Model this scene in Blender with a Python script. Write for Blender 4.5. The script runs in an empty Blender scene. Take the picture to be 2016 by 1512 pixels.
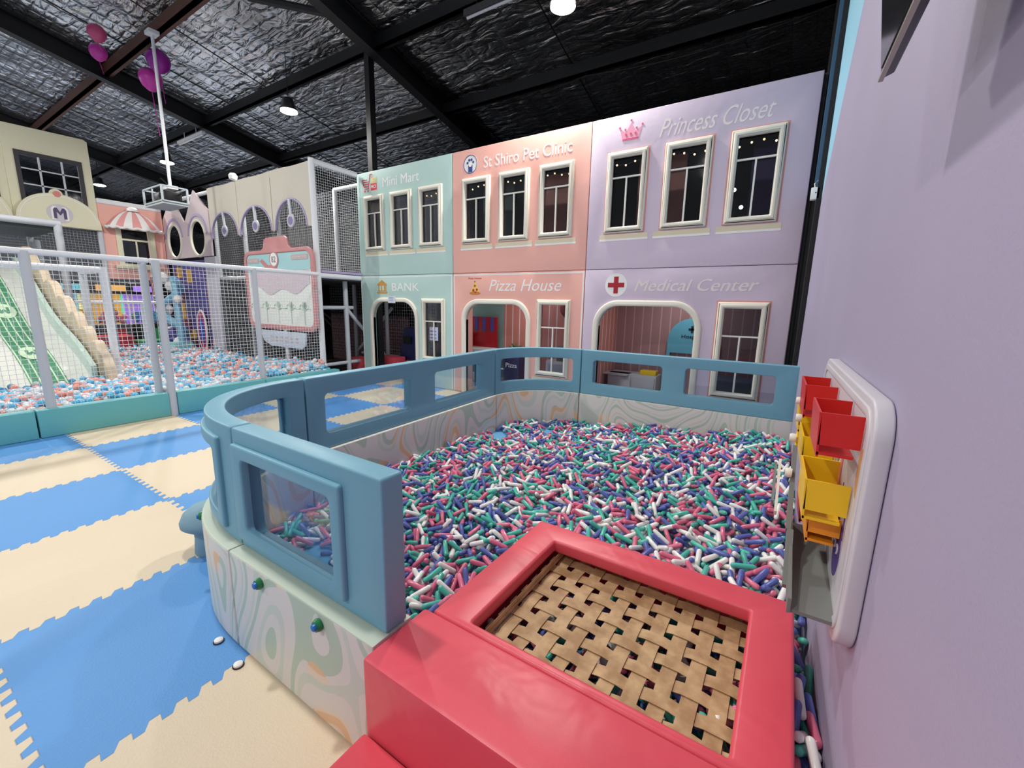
import bpy, bmesh, math, random
import numpy as np
from mathutils import Matrix, Vector
random.seed(7); rng = np.random.default_rng(7)
S = bpy.context.scene
COL = S.collection
pi = math.pi

# ---------------------------------------------------------------- camera
cam = bpy.data.cameras.new('camera'); camo = bpy.data.objects.new('camera', cam); COL.objects.link(camo)
cam.sensor_width = 36; cam.sensor_fit = 'HORIZONTAL'; cam.lens = 839.63 * 36 / 2016
cam.clip_start = 0.01; cam.clip_end = 200
_r = [math.radians(v) for v in (79.347435, 1.161533, 32.799221)]
camo.matrix_world = (Matrix.Translation((0, 0, 1.5)) @ Matrix.Rotation(_r[2], 4, 'Z') @ Matrix.Rotation(_r[0], 4, 'X') @ Matrix.Rotation(_r[1], 4, 'Z'))
S.camera = camo
# ---------------------------------------------------------------- view, world
S.view_settings.view_transform = 'Standard'; S.view_settings.look = 'None'
S.view_settings.gamma = 1; S.view_settings.use_curve_mapping = False
S.view_settings.exposure = 0.0
S.cycles.use_denoising = True
S.cycles.max_bounces = 6; S.cycles.transparent_max_bounces = 24
S.cycles.sample_clamp_indirect = 4
W = bpy.data.worlds.new('world'); S.world = W; W.use_nodes = True
W.node_tree.nodes['Background'].inputs[0].default_value = (0.82, 0.9, 1.0, 1)
W.node_tree.nodes['Background'].inputs[1].default_value = 0.42
# ---------------------------------------------------------------- high bay lamps: light of each
LAMPS = [(-2.82, 5.36, 5.15), (-8.75, 5.3, 5.15), (-14.9, 5.4, 5.15),
         (-2.6, 0.9, 5.9), (-8.9, 0.9, 5.9), (-14.9, 0.9, 5.9), (-2.6, -4.2, 5.9), (-8.9, -4.2, 5.9),
         (-20.2, 5.3, 5.2), (-20.2, 0.5, 5.9)]  # last lamp is added out of sight to brighten the foil roof
LAMP_W = [150, 175, 215, 115, 165, 200, 170, 170, 420, 420]
for (x, y, z), w in zip(LAMPS, LAMP_W):
    l = bpy.data.lights.new('lamp_light', 'AREA'); l.shape = 'DISK'; l.size = 0.3; l.energy = w
    l.color = (1.0, 0.97, 0.92)
    o = bpy.data.objects.new('lamp_light', l); COL.objects.link(o); o.location = (x, y, z - 0.06)

# ---------------------------------------------------------------- materials
def lin(c):
    return tuple(((v / 255) / 12.92 if v / 255 <= 0.04045 else ((v / 255 + 0.055) / 1.055) ** 2.4) for v in c)
MATS = {}
def mat(name, c, rough=0.5, metal=0.0, bump=0.0, bscale=200.0, emit=0.0, coat=0.0, spec=0.5, wrinkle=0.0, var=0.0):
    if name in MATS: return MATS[name]
    m = bpy.data.materials.new(name); m.use_nodes = True; MATS[name] = m
    nt = m.node_tree; b = nt.nodes['Principled BSDF']
    b.inputs['Base Color'].default_value = (*lin(c), 1); b.inputs['Roughness'].default_value = rough
    b.inputs['Metallic'].default_value = metal; b.inputs['Coat Weight'].default_value = coat
    b.inputs['Specular IOR Level'].default_value = spec
    if emit:
        b.inputs['Emission Color'].default_value = (*lin(c), 1); b.inputs['Emission Strength'].default_value = emit
    geo = nt.nodes.new('ShaderNodeNewGeometry')
    prev = None
    for amt, sc, dist in ((bump, bscale, 0.002), (wrinkle, 3.5, 0.03)):
        if not amt: continue
        n = nt.nodes.new('ShaderNodeTexNoise'); n.inputs['Scale'].default_value = sc
        n.inputs['Detail'].default_value = 3 if sc > 10 else 2; n.inputs['Distortion'].default_value = 0 if sc > 10 else 1.2
        nt.links.new(geo.outputs['Position'], n.inputs['Vector'])
        bp = nt.nodes.new('ShaderNodeBump'); bp.inputs['Strength'].default_value = amt; bp.inputs['Distance'].default_value = dist
        nt.links.new(n.outputs['Fac'], bp.inputs['Height'])
        if prev: nt.links.new(prev.outputs[0], bp.inputs['Normal'])
        prev = bp
    if prev: nt.links.new(prev.outputs[0], b.inputs['Normal'])
    if var:
        n = nt.nodes.new('ShaderNodeTexNoise'); n.inputs['Scale'].default_value = 1.3; n.inputs['Detail'].default_value = 4
        nt.links.new(geo.outputs['Position'], n.inputs['Vector'])
        hs = nt.nodes.new('ShaderNodeHueSaturation'); hs.inputs['Color'].default_value = (*lin(c), 1)
        mr = nt.nodes.new('ShaderNodeMapRange'); mr.inputs[3].default_value = 1 - var; mr.inputs[4].default_value = 1 + var
        nt.links.new(n.outputs['Fac'], mr.inputs[0]); nt.links.new(mr.outputs[0], hs.inputs['Value'])
        nt.links.new(hs.outputs[0], b.inputs['Base Color'])
    return m

def glass(name='clear plastic film', tint=(235, 240, 245), refl=0.3, dark=1.0):
    if name in MATS: return MATS[name]
    m = bpy.data.materials.new(name); m.use_nodes = True; MATS[name] = m
    nt = m.node_tree; nt.nodes.remove(nt.nodes['Principled BSDF'])
    out = nt.nodes['Material Output']
    t = nt.nodes.new('ShaderNodeBsdfTransparent'); c = lin(tint); t.inputs[0].default_value = (c[0] * dark, c[1] * dark, c[2] * dark, 1)
    g = nt.nodes.new('ShaderNodeBsdfGlossy'); g.inputs['Roughness'].default_value = 0.06
    f = nt.nodes.new('ShaderNodeFresnel'); f.inputs[0].default_value = 1.45
    geo = nt.nodes.new('ShaderNodeNewGeometry'); n = nt.nodes.new('ShaderNodeTexNoise'); n.inputs['Scale'].default_value = 5
    nt.links.new(geo.outputs['Position'], n.inputs['Vector'])
    bp = nt.nodes.new('ShaderNodeBump'); bp.inputs['Strength'].default_value = 0.12; bp.inputs['Distance'].default_value = 0.01
    nt.links.new(n.outputs['Fac'], bp.inputs['Height']); nt.links.new(bp.outputs[0], g.inputs['Normal'])
    mu = nt.nodes.new('ShaderNodeMath'); mu.operation = 'MULTIPLY'; mu.inputs[1].default_value = refl
    nt.links.new(f.outputs[0], mu.inputs[0])
    x = nt.nodes.new('ShaderNodeMixShader'); nt.links.new(mu.outputs[0], x.inputs[0])
    nt.links.new(t.outputs[0], x.inputs[1]); nt.links.new(g.outputs[0], x.inputs[2]); nt.links.new(x.outputs[0], out.inputs[0])
    return m

def math_node(nt, op, a, b=None):
    n = nt.nodes.new('ShaderNodeMath'); n.operation = op
    for i, v in enumerate((a, b)):
        if v is None: continue
        if isinstance(v, (int, float)): n.inputs[i].default_value = v
        else: nt.links.new(v, n.inputs[i])
    return n.outputs[0]

def floor_mat():
    m = bpy.data.materials.new('interlocking foam tiles'); m.use_nodes = True
    nt = m.node_tree; b = nt.nodes['Principled BSDF']; L = nt.links.new
    geo = nt.nodes.new('ShaderNodeNewGeometry'); sp = nt.nodes.new('ShaderNodeSeparateXYZ'); L(geo.outputs['Position'], sp.inputs[0])
    X, Y = sp.outputs[0], sp.outputs[1]
    v = math_node(nt, 'SUBTRACT', Y, 0.12)
    u = math_node(nt, 'ADD', math_node(nt, 'ADD', X, 0.78), math_node(nt, 'MULTIPLY', math_node(nt, 'SUBTRACT', Y, 1.12), 0.04))
    def tooth(c, other):
        dd_ = math_node(nt, 'SUBTRACT', other, math_node(nt, 'ROUND', other))
        c = math_node(nt, 'ADD', c, math_node(nt, 'MULTIPLY', dd_, 0.55))
        s = math_node(nt, 'SINE', math_node(nt, 'MULTIPLY', c, 2 * pi / 0.0833))
        s2 = math_node(nt, 'SINE', math_node(nt, 'MULTIPLY', c, 2 * pi / 0.0833 * 2))
        s = math_node(nt, 'ADD', s, math_node(nt, 'MULTIPLY', s2, 0.25))
        k = math_node(nt, 'MULTIPLY', s, 4.0)
        k = math_node(nt, 'MINIMUM', math_node(nt, 'MAXIMUM', k, -1.0), 1.0)
        return math_node(nt, 'MULTIPLY', k, 0.017)
    uu = math_node(nt, 'ADD', u, tooth(v, u)); vv = math_node(nt, 'ADD', v, tooth(u, v))
    par = math_node(nt, 'ADD', math_node(nt, 'FLOOR', uu), math_node(nt, 'FLOOR', vv))
    par = math_node(nt, 'MODULO', math_node(nt, 'ADD', par, 1000), 2)
    fac = math_node(nt, 'GREATER_THAN', par, 0.5)
    mx = nt.nodes.new('ShaderNodeMix'); mx.data_type = 'RGBA'
    L(fac, mx.inputs['Factor']); mx.inputs['A'].default_value = (*lin((88, 152, 214)), 1); mx.inputs['B'].default_value = (*lin((222, 206, 178)), 1)
    # seam shadow line: distance of warped coordinate to integer
    def seam(c):
        f = math_node(nt, 'ABSOLUTE', math_node(nt, 'SUBTRACT', math_node(nt, 'FRACT', math_node(nt, 'ADD', c, 0.5)), 0.5))
        return f
    d = math_node(nt, 'MINIMUM', seam(uu), seam(vv)); ln = math_node(nt, 'LESS_THAN', d, 0.0022)
    mx2 = nt.nodes.new('ShaderNodeMix'); mx2.data_type = 'RGBA'; L(math_node(nt, 'MULTIPLY', ln, 0.45), mx2.inputs['Factor'])
    L(mx.outputs['Result'], mx2.inputs['A']); mx2.inputs['B'].default_value = (*lin((90, 90, 95)), 1)
    n = nt.nodes.new('ShaderNodeTexNoise'); n.inputs['Scale'].default_value = 1.2; n.inputs['Detail'].default_value = 5; L(geo.outputs['Position'], n.inputs['Vector'])
    hs = nt.nodes.new('ShaderNodeHueSaturation'); mr = nt.nodes.new('ShaderNodeMapRange'); mr.inputs[3].default_value = .93; mr.inputs[4].default_value = 1.06
    L(n.outputs['Fac'], mr.inputs[0]); L(mr.outputs[0], hs.inputs['Value']); L(mx2.outputs['Result'], hs.inputs['Color']); L(hs.outputs[0], b.inputs['Base Color'])
    b.inputs['Roughness'].default_value = 0.55
    vo = nt.nodes.new('ShaderNodeTexVoronoi'); vo.inputs['Scale'].default_value = 130; L(geo.outputs['Position'], vo.inputs['Vector'])
    bp = nt.nodes.new('ShaderNodeBump'); bp.inputs['Strength'].default_value = .35; bp.inputs['Distance'].default_value = .002
    L(vo.outputs['Distance'], bp.inputs['Height']); L(bp.outputs[0], b.inputs['Normal'])
    return m

def wave_mat():
    m = bpy.data.materials.new('wavy contour print vinyl'); m.use_nodes = True
    nt = m.node_tree; b = nt.nodes['Principled BSDF']; L = nt.links.new
    geo = nt.nodes.new('ShaderNodeNewGeometry'); mp = nt.nodes.new('ShaderNodeMapping'); L(geo.outputs['Position'], mp.inputs[0])
    mp.inputs['Scale'].default_value = (1.0, 1.0, 0.62); mp.inputs['Location'].default_value = (3.3, 1.7, 0.4)
    n = nt.nodes.new('ShaderNodeTexNoise'); n.inputs['Scale'].default_value = 1.9; n.inputs['Detail'].default_value = 0.3; n.inputs['Distortion'].default_value = 0.35
    L(mp.outputs[0], n.inputs['Vector'])
    n2 = nt.nodes.new('ShaderNodeTexNoise'); n2.inputs['Scale'].default_value = 2.6; n2.inputs['Detail'].default_value = 0; L(mp.outputs[0], n2.inputs['Vector'])
    W_, Sg, Lg, Pe, Or = (222, 218, 212), (184, 202, 184), (206, 213, 201), (232, 214, 194), (230, 192, 152)
    t = math_node(nt, 'FRACT', math_node(nt, 'MULTIPLY', n.outputs['Fac'], 12.5))
    def ramp(stops):
        cr = nt.nodes.new('ShaderNodeValToRGB'); cr.color_ramp.interpolation = 'CONSTANT'; el = cr.color_ramp.elements
        el[0].position = 0; el[0].color = (*lin(stops[0][1]), 1); el[1].position = stops[1][0]; el[1].color = (*lin(stops[1][1]), 1)
        for p, c in stops[2:]:
            e = el.new(p); e.color = (*lin(c), 1)
        L(t, cr.inputs[0]); return cr.outputs[0]
    a = ramp([(0, W_), (.3, Sg), (.52, W_), (.68, Lg), (.86, W_)]); c = ramp([(0, W_), (.26, Pe), (.34, Or), (.55, Pe), (.68, Lg), (.84, W_)])
    mx = nt.nodes.new('ShaderNodeMix'); mx.data_type = 'RGBA'; L(math_node(nt, 'GREATER_THAN', n2.outputs['Fac'], .56), mx.inputs['Factor']); L(a, mx.inputs['A']); L(c, mx.inputs['B'])
    L(mx.outputs['Result'], b.inputs['Base Color']); b.inputs['Roughness'].default_value = .5
    return m

def foil_mat():
    m = bpy.data.materials.new('silver foil insulation'); m.use_nodes = True
    nt = m.node_tree; b = nt.nodes['Principled BSDF']; L = nt.links.new
    geo = nt.nodes.new('ShaderNodeNewGeometry')
    b.inputs['Metallic'].default_value = 1.0; b.inputs['Roughness'].default_value = .26
    n0 = nt.nodes.new('ShaderNodeTexNoise'); n0.inputs['Scale'].default_value = .5; n0.inputs['Detail'].default_value = 3; L(geo.outputs['Position'], n0.inputs['Vector'])
    cr = nt.nodes.new('ShaderNodeValToRGB'); cr.color_ramp.elements[0].position = .35; cr.color_ramp.elements[0].color = (.38, .38, .39, 1)
    cr.color_ramp.elements[1].position = .65; cr.color_ramp.elements[1].color = (.78, .78, .8, 1)
    L(n0.outputs['Fac'], cr.inputs[0]); 
    # safety mesh wires
    sp = nt.nodes.new('ShaderNodeSeparateXYZ'); L(geo.outputs['Position'], sp.inputs[0])
    def ln(c, p, w):
        f = math_node(nt, 'FRACT', math_node(nt, 'DIVIDE', c, p)); return math_node(nt, 'LESS_THAN', f, w)
    wires = math_node(nt, 'MAXIMUM', ln(math_node(nt, 'ADD', sp.outputs[0], 50), .3, .025), ln(math_node(nt, 'ADD', sp.outputs[1], 50), .15, .04))
    mx = nt.nodes.new('ShaderNodeMix'); mx.data_type = 'RGBA'; L(math_node(nt, 'MULTIPLY', wires, .55), mx.inputs['Factor'])
    L(cr.outputs[0], mx.inputs['A']); mx.inputs['B'].default_value = (.02, .02, .02, 1); L(mx.outputs['Result'], b.inputs['Base Color'])
    mp = nt.nodes.new('ShaderNodeMapping'); L(geo.outputs['Position'], mp.inputs[0]); mp.inputs['Scale'].default_value = (1, 3.0, 1)
    n1 = nt.nodes.new('ShaderNodeTexNoise'); n1.inputs['Scale'].default_value = 1.5; n1.inputs['Detail'].default_value = 4; n1.inputs['Distortion'].default_value = 1.2; L(mp.outputs[0], n1.inputs['Vector'])
    def pil(c, p):
        f = math_node(nt, 'SUBTRACT', math_node(nt, 'MULTIPLY', math_node(nt, 'FRACT', math_node(nt, 'DIVIDE', c, p)), 2), 1)
        return math_node(nt, 'SUBTRACT', 1, math_node(nt, 'POWER', math_node(nt, 'ABSOLUTE', f), 3))
    pl = math_node(nt, 'MULTIPLY', pil(math_node(nt, 'ADD', sp.outputs[0], 50), .3), pil(math_node(nt, 'ADD', sp.outputs[1], 50), .15))
    hgt = math_node(nt, 'ADD', math_node(nt, 'MULTIPLY', n1.outputs['Fac'], 1.0), math_node(nt, 'MULTIPLY', pl, .14))
    bp = nt.nodes.new('ShaderNodeBump'); bp.inputs['Strength'].default_value = .9; bp.inputs['Distance'].default_value = .085
    L(hgt, bp.inputs['Height']); L(bp.outputs[0], b.inputs['Normal'])
    return m

def stripe_mat(name, c1, c2, axis, period, frac):
    if name in MATS: return MATS[name]
    m = mat(name, c1, .7); nt = m.node_tree; b = nt.nodes['Principled BSDF']
    geo = nt.nodes.new('ShaderNodeNewGeometry'); sp = nt.nodes.new('ShaderNodeSeparateXYZ'); nt.links.new(geo.outputs['Position'], sp.inputs[0])
    f = math_node(nt, 'FRACT', math_node(nt, 'DIVIDE', math_node(nt, 'ADD', sp.outputs[axis], 50), period))
    k = math_node(nt, 'LESS_THAN', f, frac)
    mx = nt.nodes.new('ShaderNodeMix'); mx.data_type = 'RGBA'; nt.links.new(k, mx.inputs['Factor'])
    mx.inputs['A'].default_value = (*lin(c1), 1); mx.inputs['B'].default_value = (*lin(c2), 1); nt.links.new(mx.outputs['Result'], b.inputs['Base Color'])
    return m

def brick_mat():
    m = mat('brick print vinyl', (120, 80, 80), .6); nt = m.node_tree; b = nt.nodes['Principled BSDF']
    geo = nt.nodes.new('ShaderNodeNewGeometry'); mp = nt.nodes.new('ShaderNodeMapping'); nt.links.new(geo.outputs['Position'], mp.inputs[0]); mp.inputs['Rotation'].default_value = (pi / 2, 0, 0)
    t = nt.nodes.new('ShaderNodeTexBrick'); t.inputs['Scale'].default_value = 3; t.inputs['Color1'].default_value = (*lin((120, 78, 80)), 1); t.inputs['Color2'].default_value = (*lin((105, 70, 75)), 1)
    t.inputs['Mortar'].default_value = (*lin((160, 130, 130)), 1); nt.links.new(mp.outputs[0], t.inputs['Vector']); nt.links.new(t.outputs[0], b.inputs['Base Color'])
    return m

def kraft_mat():
    m = mat('brown webbing strap', (196, 160, 116), .6, bump=.4, bscale=400); nt = m.node_tree; b = nt.nodes['Principled BSDF']
    geo = nt.nodes.new('ShaderNodeNewGeometry'); n = nt.nodes.new('ShaderNodeTexNoise'); n.inputs['Scale'].default_value = 18; n.inputs['Detail'].default_value = 4
    nt.links.new(geo.outputs['Position'], n.inputs['Vector']); cr = nt.nodes.new('ShaderNodeValToRGB')
    cr.color_ramp.elements[0].position = .35; cr.color_ramp.elements[0].color = (*lin((168, 132, 92)), 1); cr.color_ramp.elements[1].position = .65; cr.color_ramp.elements[1].color = (*lin((204, 170, 126)), 1)
    nt.links.new(n.outputs['Fac'], cr.inputs[0]); nt.links.new(cr.outputs[0], b.inputs['Base Color'])
    return m

M = dict(
    rail=mat('teal blue vinyl', (116, 170, 190), .42, bump=.15, bscale=500, wrinkle=.12),
    trim=mat('teal blue welt vinyl', (112, 167, 188), .42, bump=.15, bscale=500),
    red=mat('coral red vinyl', (224, 80, 95), .38, bump=.12, bscale=450, wrinkle=.28),
    cream=mat('cream vinyl', (232, 228, 214), .5, wrinkle=.1),
    cap=mat('pale sage vinyl', (196, 208, 190), .5, wrinkle=.1),
    wave=wave_mat(), foil=foil_mat(), floor=floor_mat(), kraft=kraft_mat(), brick=brick_mat(),
    mint=mat('mint canvas', (188, 217, 209), .62, bump=.2, bscale=120, wrinkle=.06, var=.04),
    coral=mat('salmon canvas', (242, 182, 168), .62, bump=.2, bscale=120, wrinkle=.06, var=.04),
    lav=mat('lilac canvas', (214, 198, 216), .62, bump=.2, bscale=120, wrinkle=.1, var=.05),
    wall=mat('lilac wall vinyl', (168, 159, 184), .6, bump=.3, bscale=160, var=.07),
    wallblue=mat('pale blue wall vinyl', (150, 205, 228), .6),
    blacksteel=mat('black painted steel', (14, 14, 17), .5),
    orangelit=mat('steel tinted as orange lit', (92, 56, 44), .6),  # brown stands for orange light on one purlin, put into its colour
    dark=mat('dark paint', (34, 32, 34), .8), darkgrey=mat('dark grey paint', (62, 60, 64), .7),
    frame=mat('cream padded moulding', (234, 228, 212), .5, wrinkle=.08),
    white=mat('white vinyl print', (246, 244, 240), .55), bar=mat('white glazing bar', (240, 238, 228), .5),
    tan=mat('beige print', (226, 214, 184), .6),
    tube=mat('light grey pipe padding', (196, 200, 206), .42, wrinkle=.12), tubew=mat('white pipe padding', (232, 234, 238), .4, wrinkle=.12),
    net=mat('white netting cord', (226, 230, 232), .6), netb=mat('grey netting cord', (150, 152, 154), .6),
    netd=mat('black netting cord', (50, 50, 52), .7),
    sill=mat('mint green vinyl', (104, 182, 186), .45, wrinkle=.15),
    redtoy=mat('red toy plastic', (214, 30, 22), .35, bump=.1, bscale=300), yel=mat('yellow toy plastic', (248, 200, 20), .35), grey=mat('grey toy plastic', (122, 124, 120), .5, bump=.2, bscale=400),
    orange=mat('orange toy plastic', (240, 150, 20), .4), board=mat('pale grey moulded plastic', (206, 202, 208), .4), whitep=mat('white toy plastic', (238, 234, 220), .35),
    purple=mat('purple print', (90, 70, 140), .5), pinkp=mat('rose print', (222, 130, 130), .5),
    felt=mat('grey blue felt', (132, 164, 178), .95, bump=.8, bscale=180), black=mat('black plastic', (16, 16, 18), .35),
    green=mat('green knob plastic', (20, 120, 70), .3), blue=mat('blue knob plastic', (30, 110, 190), .3),
    beige=mat('beige canvas', (212, 205, 190), .7, wrinkle=.35), yelc=mat('pale yellow canvas', (230, 226, 196), .65, wrinkle=.05), lilacr=mat('lilac welt', (176, 164, 200), .5),
    glass=glass(), film=glass('clear window film', (225, 225, 230), .6, .85),
)
LETTER = mat('white lettering', (250, 248, 246), .6)

# ---------------------------------------------------------------- object helpers
def tag(o, label=None, cat=None, group=None, kind=None):
    if label: o['label'] = label
    if cat: o['category'] = cat
    if group: o['group'] = group
    if kind: o['kind'] = kind
    return o
def thing(name, label, cat, loc, group=None):
    o = bpy.data.objects.new(name, None); COL.objects.link(o); o.location = loc; o.empty_display_size = .1
    return tag(o, label, cat, group)
def absloc(o):
    v = Vector(o.location)
    p = o.parent
    while p: v += p.location; p = p.parent
    return v
def link(name, me, m, parent=None, smooth=None):
    """mesh in world coordinates -> object; top-level ones get their origin at their base, children keep world placement"""
    o = bpy.data.objects.new(name, me); COL.objects.link(o)
    if m is not None:
        for q in (m if isinstance(m, (list, tuple)) else [m]): me.materials.append(q)
    if smooth is not None:
        me.polygons.foreach_set('use_smooth', [True] * len(me.polygons))
        me.set_sharp_from_angle(angle=math.radians(smooth))
    co = np.empty(len(me.vertices) * 3, 'f'); me.vertices.foreach_get('co', co); co = co.reshape(-1, 3)
    if parent is None:
        base = Vector(((co[:, 0].min() + co[:, 0].max()) / 2, (co[:, 1].min() + co[:, 1].max()) / 2, co[:, 2].min()))
        o.location = base
    else:
        o.parent = parent; pb = absloc(parent)
        base = Vector(((co[:, 0].min() + co[:, 0].max()) / 2, (co[:, 1].min() + co[:, 1].max()) / 2, (co[:, 2].min() + co[:, 2].max()) / 2))
        o.location = base - pb
    co -= np.array(base, 'f'); me.vertices.foreach_set('co', co.ravel()); me.update()
    return o
def bm_me(bm):
    me = bpy.data.meshes.new('m'); bm.normal_update(); bm.to_mesh(me); bm.free(); return me
class MB:
    def __init__(s): s.bm = bmesh.new()
    def box(s, a, b, rot=0, c=None):
        """axis box from corner a to corner b, optional z rotation about centre"""
        x0, y0, z0 = a; x1, y1, z1 = b
        cx, cy = ((x0 + x1) / 2, (y0 + y1) / 2) if c is None else c
        vs = []
        for z in (z0, z1):
            for x, y in ((x0, y0), (x1, y0), (x1, y1), (x0, y1)):
                dx, dy = x - cx, y - cy
                vs.append(s.bm.verts.new((cx + dx * math.cos(rot) - dy * math.sin(rot), cy + dx * math.sin(rot) + dy * math.cos(rot), z)))
        for f in ((3, 2, 1, 0), (4, 5, 6, 7), (0, 1, 5, 4), (1, 2, 6, 5), (2, 3, 7, 6), (3, 0, 4, 7)):
            s.bm.faces.new([vs[i] for i in f])
        return s
    def hull(s, pts8):
        vs = [s.bm.verts.new(p) for p in pts8]
        for f in ((3, 2, 1, 0), (4, 5, 6, 7), (0, 1, 5, 4), (1, 2, 6, 5), (2, 3, 7, 6), (3, 0, 4, 7)):
            s.bm.faces.new([vs[i] for i in f])
        return s
    def tube(s, pts, r, n=10, cap=True):
        pts = [Vector(p) for p in pts]; rings = []
        for i, p in enumerate(pts):
            t = (pts[min(i + 1, len(pts) - 1)] - pts[max(i - 1, 0)]).normalized()
            up = Vector((0, 0, 1)) if abs(t.z) < .9 else Vector((1, 0, 0))
            a = t.cross(up).normalized(); b = t.cross(a)
            rr = r[i] if isinstance(r, (list, tuple)) else r
            rings.append([s.bm.verts.new(p + (a * math.cos(2 * pi * k / n) + b * math.sin(2 * pi * k / n)) * rr) for k in range(n)])
        for A, B in zip(rings, rings[1:]):
            for k in range(n): s.bm.faces.new((A[k], A[(k + 1) % n], B[(k + 1) % n], B[k]))
        if cap: s.bm.faces.new(rings[0][::-1]); s.bm.faces.new(rings[-1])
        return s
    def lathe(s, prof, c, n=24, axis='Z'):
        """prof: (r,h) list"""
        rings = []
        for r, h in prof:
            ring = []
            for k in range(n):
                a = 2 * pi * k / n; x, y, z = r * math.cos(a), r * math.sin(a), h
                if axis == 'Y': x, y, z = x, -z, y
                if axis == 'X': x, y, z = -z, x, y
                ring.append(s.bm.verts.new((c[0] + x, c[1] + y, c[2] + z)))
            rings.append(ring)
        for A, B in zip(rings, rings[1:]):
            for k in range(n): s.bm.faces.new((A[k], A[(k + 1) % n], B[(k + 1) % n], B[k]))
        s.bm.faces.new(rings[0][::-1]); s.bm.faces.new(rings[-1])
        return s
    def bevel(s, w, seg=2):
        bmesh.ops.bevel(s.bm, geom=list(s.bm.edges), offset=w, segments=seg, profile=.6, affect='EDGES', clamp_overlap=True); return s
    def build(s, name, m, parent=None, smooth=35):
        bmesh.ops.recalc_face_normals(s.bm, faces=list(s.bm.faces))
        return link(name, bm_me(s.bm), m, parent, smooth)
def box(name, a, b, m, parent=None, bev=0, rot=0):
    q = MB().box(a, b, rot)
    if bev: q.bevel(bev)
    return q.build(name, m, parent)

def rrect(x0, x1, z0, z1, r=0.0, n=5, rb=None):
    """rounded rectangle loop; r top radius, rb bottom radius"""
    rb = r if rb is None else rb
    P = []
    for (cx, cz, rr, a0) in ((x1 - rb, z0 + rb, rb, -pi / 2), (x1 - r, z1 - r, r, 0), (x0 + r, z1 - r, r, pi / 2), (x0 + rb, z0 + rb, rb, pi)):
        if rr <= 1e-6: P.append((cx, cz)); continue
        for k in range(n + 1):
            a = a0 + (pi / 2) * k / n; P.append((cx + rr * math.cos(a), cz + rr * math.sin(a)))
    return P
def ell(cx, cz, rx, rz, n=28, a0=0, a1=2 * pi):
    full = abs(a1 - a0 - 2 * pi) < 1e-6
    return [(cx + rx * math.cos(a0 + (a1 - a0) * k / (n if full else n - 1)), cz + rz * math.sin(a0 + (a1 - a0) * k / (n if full else n - 1))) for k in range(n)]
def flat_mesh(loops, thick, bev=0.0, seg=2):
    c = bpy.data.curves.new('c', 'CURVE'); c.dimensions = '2D'; c.fill_mode = 'BOTH'
    for lp in loops:
        sp = c.splines.new('POLY'); sp.points.add(len(lp) - 1)
        for p, q in zip(sp.points, lp): p.co = (q[0], q[1], 0, 1)
        sp.use_cyclic_u = True
    c.extrude = max(thick / 2 - bev, 0.0001); c.bevel_depth = bev; c.bevel_resolution = seg; c.offset = -bev
    o = bpy.data.objects.new('tmp', c); COL.objects.link(o)
    dg = bpy.context.evaluated_depsgraph_get()
    me = bpy.data.meshes.new_from_object(o.evaluated_get(dg)); bpy.data.objects.remove(o); bpy.data.curves.remove(c)
    me.materials.clear()
    bm = bmesh.new(); bm.from_mesh(me); bpy.data.meshes.remove(me)
    bmesh.ops.remove_doubles(bm, verts=list(bm.verts), dist=1e-5)
    return bm
def shape(name, loops, thick, front, plane, m, parent=None, bev=0.0, smooth=35, mapf=None, cuts=None, topmat=False):
    """flat cut-out slab. plane 'Y': (u,v)->(X,Z), front face at Y=front looking to -Y; plane 'X': (u,v)->(Y,Z), front at X=front looking to +X;
    plane 'x': same looking to -X; mapf(u,v,w) free mapping (w from 0 front to thick back)"""
    bm = flat_mesh(loops, thick, bev)
    if cuts is not None:
        for x in cuts:
            bmesh.ops.bisect_plane(bm, geom=list(bm.verts) + list(bm.edges) + list(bm.faces), plane_co=(x, 0, 0), plane_no=(1, 0, 0))
    for v in bm.verts:
        u, w_, d = v.co.x, v.co.y, thick / 2 - v.co.z
        if mapf: v.co = mapf(u, w_, d)
        elif plane == 'Y': v.co = (u, front + d, w_)
        elif plane == 'X': v.co = (front - d, u, w_)
        else: v.co = (front + d, u, w_)
    bmesh.ops.recalc_face_normals(bm, faces=list(bm.faces))
    if topmat:
        bm.normal_update()
        for f in bm.faces:
            if f.normal.z > .6: f.material_index = 1
    return link(name, bm_me(bm), m, parent, smooth)
def ring(o, i): return [o, i]
def block_m(cx, cz, w, h):
    x0, x1, z0, z1 = cx - w / 2, cx + w / 2, cz - h / 2, cz + h / 2; k = w * .24
    return [(x0, z0), (x0, z1 - h * .2), (x0 + w * .12, z1), (x0 + w * .3, z1), (cx, cz + h * .12), (x1 - w * .3, z1), (x1 - w * .12, z1), (x1, z1 - h * .2), (x1, z0), (x1 - k, z0), (x1 - k, cz + h * .12), (cx, cz - h * .2), (x0 + k, cz + h * .12), (x0 + k, z0)]
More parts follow.
